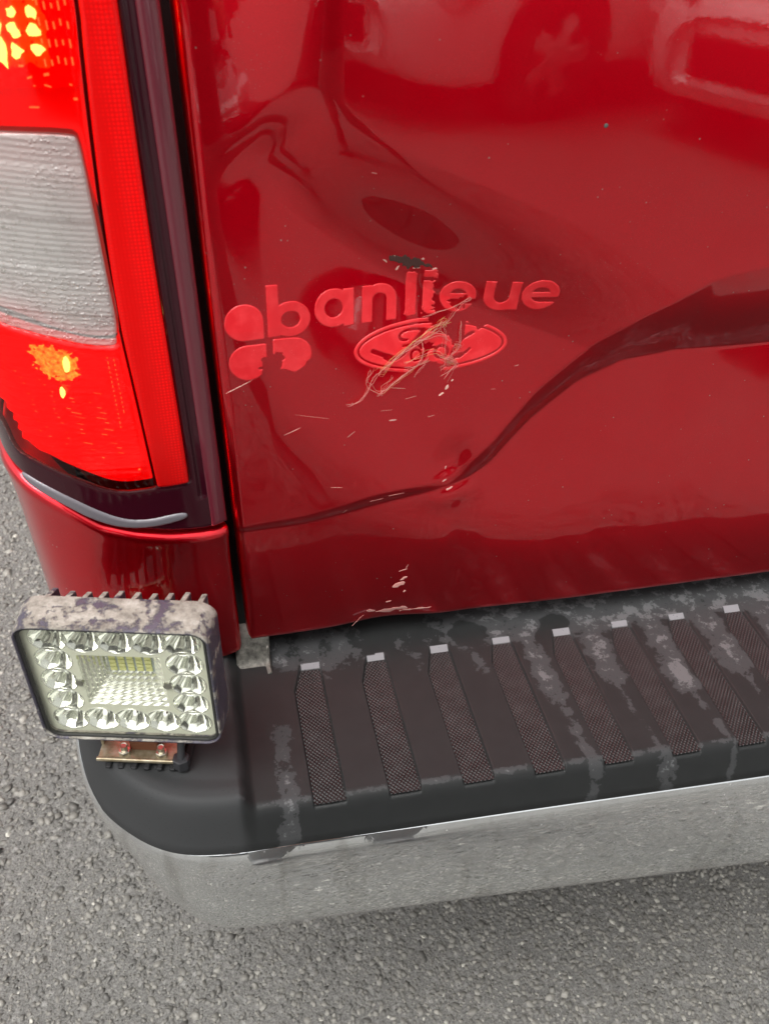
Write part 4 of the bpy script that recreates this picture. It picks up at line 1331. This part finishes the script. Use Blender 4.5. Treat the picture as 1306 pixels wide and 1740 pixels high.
# stepped centre reflector with the LED board at its foot
MIRROR2 = simple('stepped_mirror', (0.78, 0.79, 0.72), 0.2, 0.75)
def stepped():
    lv = 6
    n = 15
    V, F = [], []
    prof = []
    for k in range(lv):
        a = k / lv
        prof.append((a, 0.0070 + 0.019 * a))
        prof.append((a + 0.30 / lv, 0.0070 + 0.019 * (a + 0.85 / lv)))
    prof.append((1.0, 0.0260))
    W0, H0, W1, H1 = 0.055, 0.052, 0.031, 0.0215
    for ki, (a, y) in enumerate(prof):
        w, h = W0 + (W1 - W0) * a, H0 + (H1 - H0) * a
        pts = []
        for i in range(n):
            pts.append((-w / 2 + w * i / n, -h / 2))
        for i in range(n):
            pts.append((w / 2, -h / 2 + h * i / n))
        for i in range(n):
            pts.append((w / 2 - w * i / n, h / 2))
        for i in range(n):
            pts.append((-w / 2, h / 2 - h * i / n))
        for j, (x, z) in enumerate(pts):
            bump_ = 0.0009 * (j % 2) if ki % 2 else 0.0
            V.append((x, y - bump_, z + 0.001))
    N = 4 * n
    for i in range(len(prof) - 1):
        for j in range(N):
            F.append([i * N + j, i * N + (j + 1) % N, (i + 1) * N + (j + 1) % N, (i + 1) * N + j])
    return np.array(V), F
sv, sf = stepped()
put('stepped_reflector', W(sv), sf, MIRROR2, wl_root, smooth=False)
def wbox(name, lo, hi, mat, bevel=0.0, parent=wl_root):
    bm = bmesh.new()
    bm_box(bm, lo, hi)
    for v in bm.verts:
        v.co = Vector(W(np.array([v.co[:]]))[0])
    return bm_obj(name, bm, mat, parent, bevel=bevel, seg=1)
board = wbox('led_board', (-0.0160, 0.0258, -0.0105), (0.0160, 0.0275, 0.0125), simple('led_board', (0.42, 0.47, 0.48), 0.4))
PHOS = simple('phosphor', (0.72, 0.72, 0.32), 0.45)
for i in range(5):
    for j in range(5):
        x, z = -0.0122 + 0.0061 * i, -0.0072 + 0.0042 * j
        wbox('led_chip', (x - 0.0022, 0.0247, z - 0.0015), (x + 0.0022, 0.0259, z + 0.0015), PHOS)
for x in (-0.0295, 0.0295):
    bm = bmesh.new()
    bm_cyl(bm, (x, 0.0050, -0.001), (x, 0.0073, -0.001), 0.0026, 14)
    for v in bm.verts:
        v.co = Vector(W(np.array([v.co[:]]))[0])
    bm_obj('plate_screw', bm, simple('screw_steel', (0.45, 0.45, 0.42), 0.3, 1.0), wl_root, bevel=0.0005, seg=1)
# front glass, slightly bowed, with a black gasket
t_glass = m_lens('work_light_glass', (0.965, 0.97, 0.925), 1.38, 0.03)
uv, f_, F_ = patch(lambda X, Z: sd_box(X, Z, -0.0598, 0.0598, -0.0573, 0.0573, 0.009), (-0.062, 0.062, -0.0595, 0.0595), 0.004)
put('front_glass', W(np.stack([uv[:, 0], 0.0028 - bevel_off(f_, 0.0012, 0.006), uv[:, 1]], -1)), F_, t_glass, wl_root)
g = rrect(0.1192, 0.1142, 0.009)
gp = np.stack([g[:, 0], np.full(nr, 0.0030), g[:, 1]], -1)
gv, gf = tube(np.vstack([gp, gp[:1]]), 0.0016, 6, False)
put('gasket', W(gv), gf, simple('gasket_rubber', (0.02, 0.02, 0.018), 0.5), wl_root)

# bracket, bolts and rubber foot
BY = 0.012
def m_brass():
    t = NT('dirty_zinc_bracket')
    c = t.ramp(t.noise(120, 6, 0.7), [(0.3, (0.20, 0.16, 0.09)), (0.5, (0.38, 0.32, 0.21)), (0.7, (0.52, 0.47, 0.36))])
    t.set(Base_Color=c, Metallic=0.55, Roughness=0.45)
    return t.m
ZINC = m_brass()
RUST = simple('rust', (0.16, 0.055, 0.022), 0.85)
def bent():
    prof = chaikin([(0.022, 0.0290), (0.020, 0.0060), (0.018, 0.0030), (-0.012, 0.0030), (-0.020, 0.0032), (-0.0215, 0.0060), (-0.0215, 0.0085)], 2, False)
    xs = np.array([-0.034, -0.0335, -0.01, 0.01, 0.0265, 0.027])
    V = np.array([[(x, p[0] + BY, p[1]) for p in prof] for x in xs])
    return V.reshape(-1, 3), grid_faces(len(xs), len(prof))
bv, bf = bent()
o = put('bracket', bv, bf, ZINC, wl_root)
sm = o.modifiers.new('thickness', 'SOLIDIFY')
sm.thickness = 0.0024
for sx in (-1, 1):
    box_obj('bracket_arm', (-0.0035 + sx * 0.0300 - 0.0012, -0.006 + BY, 0.004), (-0.0035 + sx * 0.0300 + 0.0012, 0.020 + BY, 0.048), ZINC, wl_root, bevel=0.0008)
bm = bmesh.new()
bm_box(bm, (-0.012, -0.010 + BY, 0.0045), (0.010, 0.012 + BY, 0.016))
bm_obj('rusty_spacer', bm, RUST, wl_root, bevel=0.002)
for x in (-0.015, 0.0125):
    bm = bmesh.new()
    bm_cyl(bm, (x, -0.013 + BY, 0.0046), (x, -0.013 + BY, 0.0100), 0.0046, 6)
    bm_cyl(bm, (x, -0.013 + BY, 0.0096), (x, -0.013 + BY, 0.0150), 0.0026, 12)
    bm_obj('bolt', bm, simple('bolt_steel', (0.62, 0.58, 0.48), 0.3, 0.9), wl_root, bevel=0.0005, seg=1)
bm = bmesh.new()
bm_cyl(bm, (0.0285, -0.020 + BY, 0.002), (0.0285, -0.020 + BY, 0.013), 0.0065, 6)
bm_cyl(bm, (0.0285, -0.020 + BY, 0.013), (0.0290, -0.014 + BY, 0.027), 0.0028, 12)
bm_obj('cable_gland', bm, simple('gland_plastic', (0.03, 0.03, 0.033), 0.45), wl_root, bevel=0.0006, seg=1)
for k in range(7):
    box_obj('rubber_rib', (-0.028 + k * 0.0095, -0.0245 + BY, 0.0), (-0.0235 + k * 0.0095, 0.018 + BY, 0.0030), BLACK, wl_root, bevel=0.0008, seg=1)

# ------------------------------------------------------------------ cars parked across the lane behind the camera (seen mirrored in the tailgate)
def m_carpaint(name, c, metal=0.0):
    t = NT(name)
    t.set(Base_Color=c, Metallic=metal, Roughness=0.35, Coat_Weight=1.0, Coat_Roughness=0.03)
    return t.m
TYRE = simple('car_tyre', (0.014, 0.014, 0.015), 0.8)
ALLOY = simple('alloy_rim', (0.55, 0.55, 0.56), 0.3, 0.9)
GLASSC = simple('car_glass', (0.012, 0.014, 0.016), 0.05)
LAMPC = simple('headlamp_clear', (0.75, 0.77, 0.78), 0.12, 0.4)
TRIMC = simple('black_trim', (0.012, 0.012, 0.013), 0.5)

def loft(name, st, mat, parent):
    """st: list of (x, [(y, z), ...]) half sections, mirrored in y"""
    V, n = [], None
    for x, sec in st:
        full = [(-y, z) for y, z in sec] + [(y, z) for y, z in sec[::-1]]
        n = len(full)
        V.append([(x, y, z) for y, z in full])
    V = np.array(V)
    F = [[i * n + j, i * n + (j + 1) % n, (i + 1) * n + (j + 1) % n, (i + 1) * n + j] for i in range(len(st) - 1) for j in range(n)]
    F.append(list(range(n)))
    F.append([(len(st) - 1) * n + j for j in range(n)][::-1])
    o = put(name, V.reshape(-1, 3), F, mat, parent)
    sd = o.modifiers.new('smooth', 'SUBSURF')
    sd.levels = sd.render_levels = 2
    return o

def parked_car(loc, rz, paint, label, lamp_mat=LAMPC, hood=0.80):
    r = empty('parked_car', loc, (0, 0, rz))
    tag(r, label, 'car', 'cars parked across the lane')
    def sec(w, zb, zs, zt, crown=0.04):
        return [(w * 0.55, zb), (w - 0.05, zb + 0.01), (w - 0.01, zb + 0.10), (w, zs), (w - 0.03, zt - 0.06), (w - 0.12, zt), (w * 0.45, zt + crown), (0.02, zt + crown)]
    body = [(-2.20, sec(0.55, 0.30, 0.48, 0.60, 0.02)), (-2.15, sec(0.70, 0.22, 0.47, 0.66)), (-2.02, sec(0.82, 0.19, 0.47, 0.70)), (-1.75, sec(0.88, 0.19, 0.50, hood - 0.05)), (-1.30, sec(0.90, 0.20, 0.54, hood)),
            (-0.75, sec(0.90, 0.20, 0.56, hood + 0.09)), (0.2, sec(0.90, 0.20, 0.56, hood + 0.12)), (1.2, sec(0.90, 0.20, 0.58, hood + 0.14)), (1.8, sec(0.88, 0.24, 0.60, hood + 0.14)), (2.1, sec(0.82, 0.28, 0.58, hood + 0.10)), (2.22, sec(0.66, 0.34, 0.56, hood - 0.02))]
    loft('body', body, paint, r)
    def cab(w0, zt):
        return [(0.02, hood + 0.02), (w0, hood + 0.02), (w0 - 0.03, hood + 0.10), (w0 - 0.13, zt - 0.05), (w0 - 0.22, zt), (0.02, zt + 0.02)]
    loft('greenhouse', [(-0.95, cab(0.72, hood + 0.14)), (-0.55, cab(0.80, hood + 0.34)), (-0.05, cab(0.84, 1.43)), (0.6, cab(0.84, 1.46)), (1.3, cab(0.83, 1.40)), (1.75, cab(0.78, hood + 0.30)), (1.95, cab(0.70, hood + 0.18))], GLASSC, r)
    loft('roof', [(-0.10, [(0.02, 1.42), (0.52, 1.41), (0.60, 1.43), (0.50, 1.47), (0.02, 1.49)]), (0.6, [(0.02, 1.44), (0.55, 1.43), (0.63, 1.45), (0.52, 1.50), (0.02, 1.52)]), (1.35, [(0.02, 1.38), (0.52, 1.37), (0.60, 1.39), (0.50, 1.44), (0.02, 1.46)])], paint, r)
    for sx in (-1.32, 1.32):
        for sy in (-1, 1):
            bm = bmesh.new()
            bm_cyl(bm, (sx, sy * 0.62, 0.36), (sx, sy * 0.908, 0.36), 0.375, 40)
            bm_obj('wheel_arch', bm, TRIMC, r)
            n = 40
            th = np.linspace(0, 2 * np.pi, n, endpoint=False)
            P = np.array([(0.20, -0.095), (0.25, -0.105), (0.31, -0.095), (0.325, -0.06), (0.326, 0.0), (0.325, 0.06), (0.31, 0.095), (0.25, 0.105), (0.20, 0.095)])
            V = np.stack([np.cos(th)[:, None] * P[None, :, 0], np.broadcast_to(P[None, :, 1], (n, len(P))), np.sin(th)[:, None] * P[None, :, 0]], -1)
            w = put('wheel', V.reshape(-1, 3), grid_faces(n, len(P), True), TYRE, r, loc=(sx, sy * 0.825, 0.327))
            bm = bmesh.new()
            bm_cyl(bm, (0, -0.07, 0), (0, 0.07, 0), 0.20, 32)
            bm_obj('rim_well', bm, TRIMC, w)
            for k in range(5):
                a = 2 * math.pi * k / 5 + 0.3
                bm = bmesh.new()
                vs = bm_box(bm, (-0.035, sy * 0.07, 0.02), (0.035, sy * 0.098, 0.20))
                for v in vs:
                    if v.co.z > 0.1:
                        v.co.x *= 1.5
                bmesh.ops.rotate(bm, verts=bm.verts, cent=(0, 0, 0), matrix=Matrix.Rotation(a, 3, 'Y'))
                bm_obj('spoke', bm, ALLOY, w, bevel=0.008)
            bm = bmesh.new()
            bm_cyl(bm, (0, sy * 0.06, 0), (0, sy * 0.10, 0), 0.055, 20)
            bm_obj('hub_cap', bm, ALLOY, w, bevel=0.006)
    for sy in (-1, 1):
        bm = bmesh.new()
        vs = bm_box(bm, (-2.17, sy * 0.50, 0.57), (-1.78, sy * 0.86, 0.70))
        for v in vs:
            if abs(v.co.y) > 0.8 and v.co.x < -2:
                v.co.x = -1.98
            if v.co.x > -1.9:
                v.co.z = 0.66 + (v.co.z - 0.57) * 0.6
        bm_obj('headlamp', bm, lamp_mat, r, bevel=0.02)
        box_obj('fog_lamp', (-2.175, sy * 0.52 - 0.10, 0.30), (-2.08, sy * 0.52 + 0.10, 0.40), lamp_mat, r, bevel=0.02)
        box_obj('door_mirror', (-0.72, sy * 0.98 - 0.09, hood + 0.12), (-0.58, sy * 0.98 + 0.09, hood + 0.26), paint, r, bevel=0.03)
    box_obj('grille', (-2.215, -0.42, 0.34), (-2.16, 0.42, 0.54), TRIMC, r, bevel=0.02)
    return r
parked_car((2.79, -5.46, 0), math.radians(-24), m_carpaint('pearl_white_paint', (0.86, 0.86, 0.85)), 'white saloon car parked at an angle across the lane')
parked_car((-0.42, -6.35, 0), math.radians(-90), m_carpaint('charcoal_paint', (0.012, 0.012, 0.014)), 'black car parked facing the truck')
parked_car((4.59, -4.13, 0), math.radians(-24), m_carpaint('bright_white_paint', (0.80, 0.80, 0.80)), 'bright white car farthest to the right across the lane')

# ------------------------------------------------------------------ the photographer, mirrored in the paint: dark jacket and grey trousers, phone held out in both hands
def build_person():
    V, E, Rr = [], [], []
    def v(x, y, z, rx, ry=None):
        V.append((x, y - 0.20 * min(1.0, max(0.0, (-0.60 - y) / 0.24)) if z > 0.95 else y - 0.20, z))
        Rr.append((rx, ry or rx))
        return len(V) - 1
    def chain(a, *pts):
        for p in pts:
            b = v(*p)
            E.append((a, b))
            a = b
        return a
    ox = 0.10
    pelvis = v(ox, -0.90, 0.96, 0.150, 0.105)
    waist = chain(pelvis, (ox, -0.905, 1.10, 0.140, 0.100))
    chest = chain(waist, (ox - 0.01, -0.905, 1.28, 0.165, 0.115))
    collar = chain(chest, (ox - 0.01, -0.895, 1.43, 0.105, 0.085))
    neck = chain(collar, (ox - 0.015, -0.87, 1.52, 0.055))
    skull = chain(neck, (ox - 0.02, -0.845, 1.60, 0.078, 0.085), (ox - 0.02, -0.84, 1.68, 0.082, 0.095), (ox - 0.02, -0.85, 1.745, 0.050))
    for s in (-1, 1):
        sh = chain(collar, (ox + s * 0.185, -0.895, 1.41, 0.068))
        wr = chain(sh, (ox + s * 0.235, -0.855, 1.27, 0.056), (ox + s * 0.255, -0.79, 1.14, 0.050), (ox * 0.5 + s * 0.175, -0.70, 1.13, 0.043), (0.0 + s * 0.105, -0.622, 1.135, 0.031))
        palm = chain(wr, (0.0 + s * 0.085, -0.585, 1.155, 0.034, 0.018))
        for k, (L, dz) in enumerate(((0.9, 0.028), (1.0, 0.010), (0.95, -0.008), (0.8, -0.024))):
            chain(palm, (s * 0.080, -0.560, 1.165 + dz, 0.0092), (s * 0.064, -0.548, 1.166 + dz * 1.05, 0.0086), (s * (0.064 - 0.026 * L), -0.552, 1.168 + dz, 0.0076))
        chain(palm, (s * 0.070, -0.592, 1.185, 0.0105), (s * 0.045, -0.590, 1.195, 0.0095), (s * 0.026, -0.582, 1.200, 0.0082))
        hip = chain(pelvis, (ox + s * 0.095, -0.90, 0.88, 0.098))
        chain(hip, (ox + s * 0.105, -0.885, 0.70, 0.085), (ox + s * 0.110, -0.870, 0.50, 0.063), (ox + s * 0.112, -0.895, 0.33, 0.060), (ox + s * 0.115, -0.905, 0.10, 0.050), (ox + s * 0.120, -0.83, 0.052, 0.046, 0.040), (ox + s * 0.128, -0.74, 0.040, 0.040, 0.030))
    me = bpy.data.meshes.new('person')
    me.from_pydata(V, E, [])
    o = bpy.data.objects.new('person', me)
    link(o)
    sk = o.modifiers.new('skin', 'SKIN')
    for i, r in enumerate(Rr):
        me.skin_vertices[0].data[i].radius = r
    me.skin_vertices[0].data[pelvis].use_root = True
    sk.use_smooth_shade = True
    sd = o.modifiers.new('smooth', 'SUBSURF')
    sd.levels = sd.render_levels = 2
    t = NT('dark_clothes_and_skin')
    sep = t.new('SeparateXYZ')
    t.link(t.obj(), sep.inputs[0])
    z = sep.outputs[2]
    weave = t.noise(300, 3)
    jeans = t.mix(weave, (0.115, 0.112, 0.108), (0.17, 0.166, 0.16))
    jacket = t.mix(weave, (0.008, 0.008, 0.009), (0.014, 0.014, 0.016))
    c = t.mix(t.math('GREATER_THAN', z, 0.93), jeans, jacket)
    c = t.mix(t.math('LESS_THAN', z, 0.085), c, (0.16, 0.155, 0.15))
    hand = t.math('GREATER_THAN', sep.outputs[1], -0.632)
    c = t.mix(t.math('MAXIMUM', t.math('GREATER_THAN', z, 1.50), t.math('MULTIPLY', hand, t.math('GREATER_THAN', z, 0.9))), c, (0.48, 0.27, 0.19))
    t.set(Base_Color=c, Roughness=0.75)
    me.materials.append(t.m)
    tag(o, 'person in dark jacket and grey trousers taking the picture, mirrored in the red tailgate', 'person')
    # hair, ears, nose, eyes
    def dome():
        n, m = 20, 9
        P = []
        for i in range(m):
            a = math.radians(6 + 92 * i / (m - 1))
            for j in range(n):
                b = 2 * math.pi * j / n
                front = max(0.0, math.sin(b))
                aa = a * (1 - 0.34 * front)
                P.append((ox - 0.02 + 0.090 * math.sin(aa) * math.cos(b), -1.053 + 0.104 * math.sin(aa) * math.sin(b), 1.668 + 0.112 * math.cos(aa)))
        F = [[i * n + j, i * n + (j + 1) % n, (i + 1) * n + (j + 1) % n, (i + 1) * n + j] for i in range(m - 1) for j in range(n)]
        F.append(list(range(n))[::-1])
        return np.array(P), F
    hv, hf = dome()
    put('hair', hv, hf, simple('dark_hair', (0.018, 0.012, 0.009), 0.6), o)
    skin = simple('face_skin', (0.48, 0.27, 0.19), 0.5)
    def ball(name, c_, r, mat):
        bm = bmesh.new()
        bmesh.ops.create_uvsphere(bm, u_segments=14, v_segments=10, radius=1.0)
        for q in bm.verts:
            q.co = Vector((c_[0] + q.co.x * r[0], c_[1] + q.co.y * r[1], c_[2] + q.co.z * r[2]))
        return bm_obj(name, bm, mat, o, smooth=True)
    ball('nose', (ox - 0.02, -0.952, 1.632), (0.014, 0.022, 0.022), skin)
    ball('mouth', (ox - 0.02, -0.966, 1.594), (0.024, 0.010, 0.007), simple('lips', (0.40, 0.14, 0.12), 0.5))
    for s in (-1, 1):
        ball('ear', (ox - 0.02 + s * 0.084, -1.05, 1.640), (0.010, 0.020, 0.030), skin)
        ball('eye', (ox - 0.02 + s * 0.032, -0.964, 1.655), (0.013, 0.011, 0.010), simple('eye_white', (0.7, 0.7, 0.68), 0.2))
build_person()

# phone in the hands, its lens where the picture was taken from
ph = bpy.data.objects.new('phone', None)
link(ph)
ph.matrix_world = cam.matrix_world @ Matrix.Translation((0.012, -0.050, 0.018))
tag(ph, 'dark slab phone held out in both hands behind the truck', 'phone')
box_obj('phone_body', (-0.037, -0.075, 0.0), (0.037, 0.075, 0.008), simple('phone_glass', (0.015, 0.015, 0.018), 0.15), ph, bevel=0.003)
box_obj('screen', (-0.034, -0.071, 0.0081), (0.034, 0.071, 0.0087), simple('phone_screen', (0.02, 0.02, 0.022), 0.08), ph)
box_obj('camera_bump', (-0.032, 0.040, -0.0022), (-0.004, 0.070, -0.0001), simple('phone_bump', (0.02, 0.02, 0.022), 0.2), ph, bevel=0.001)
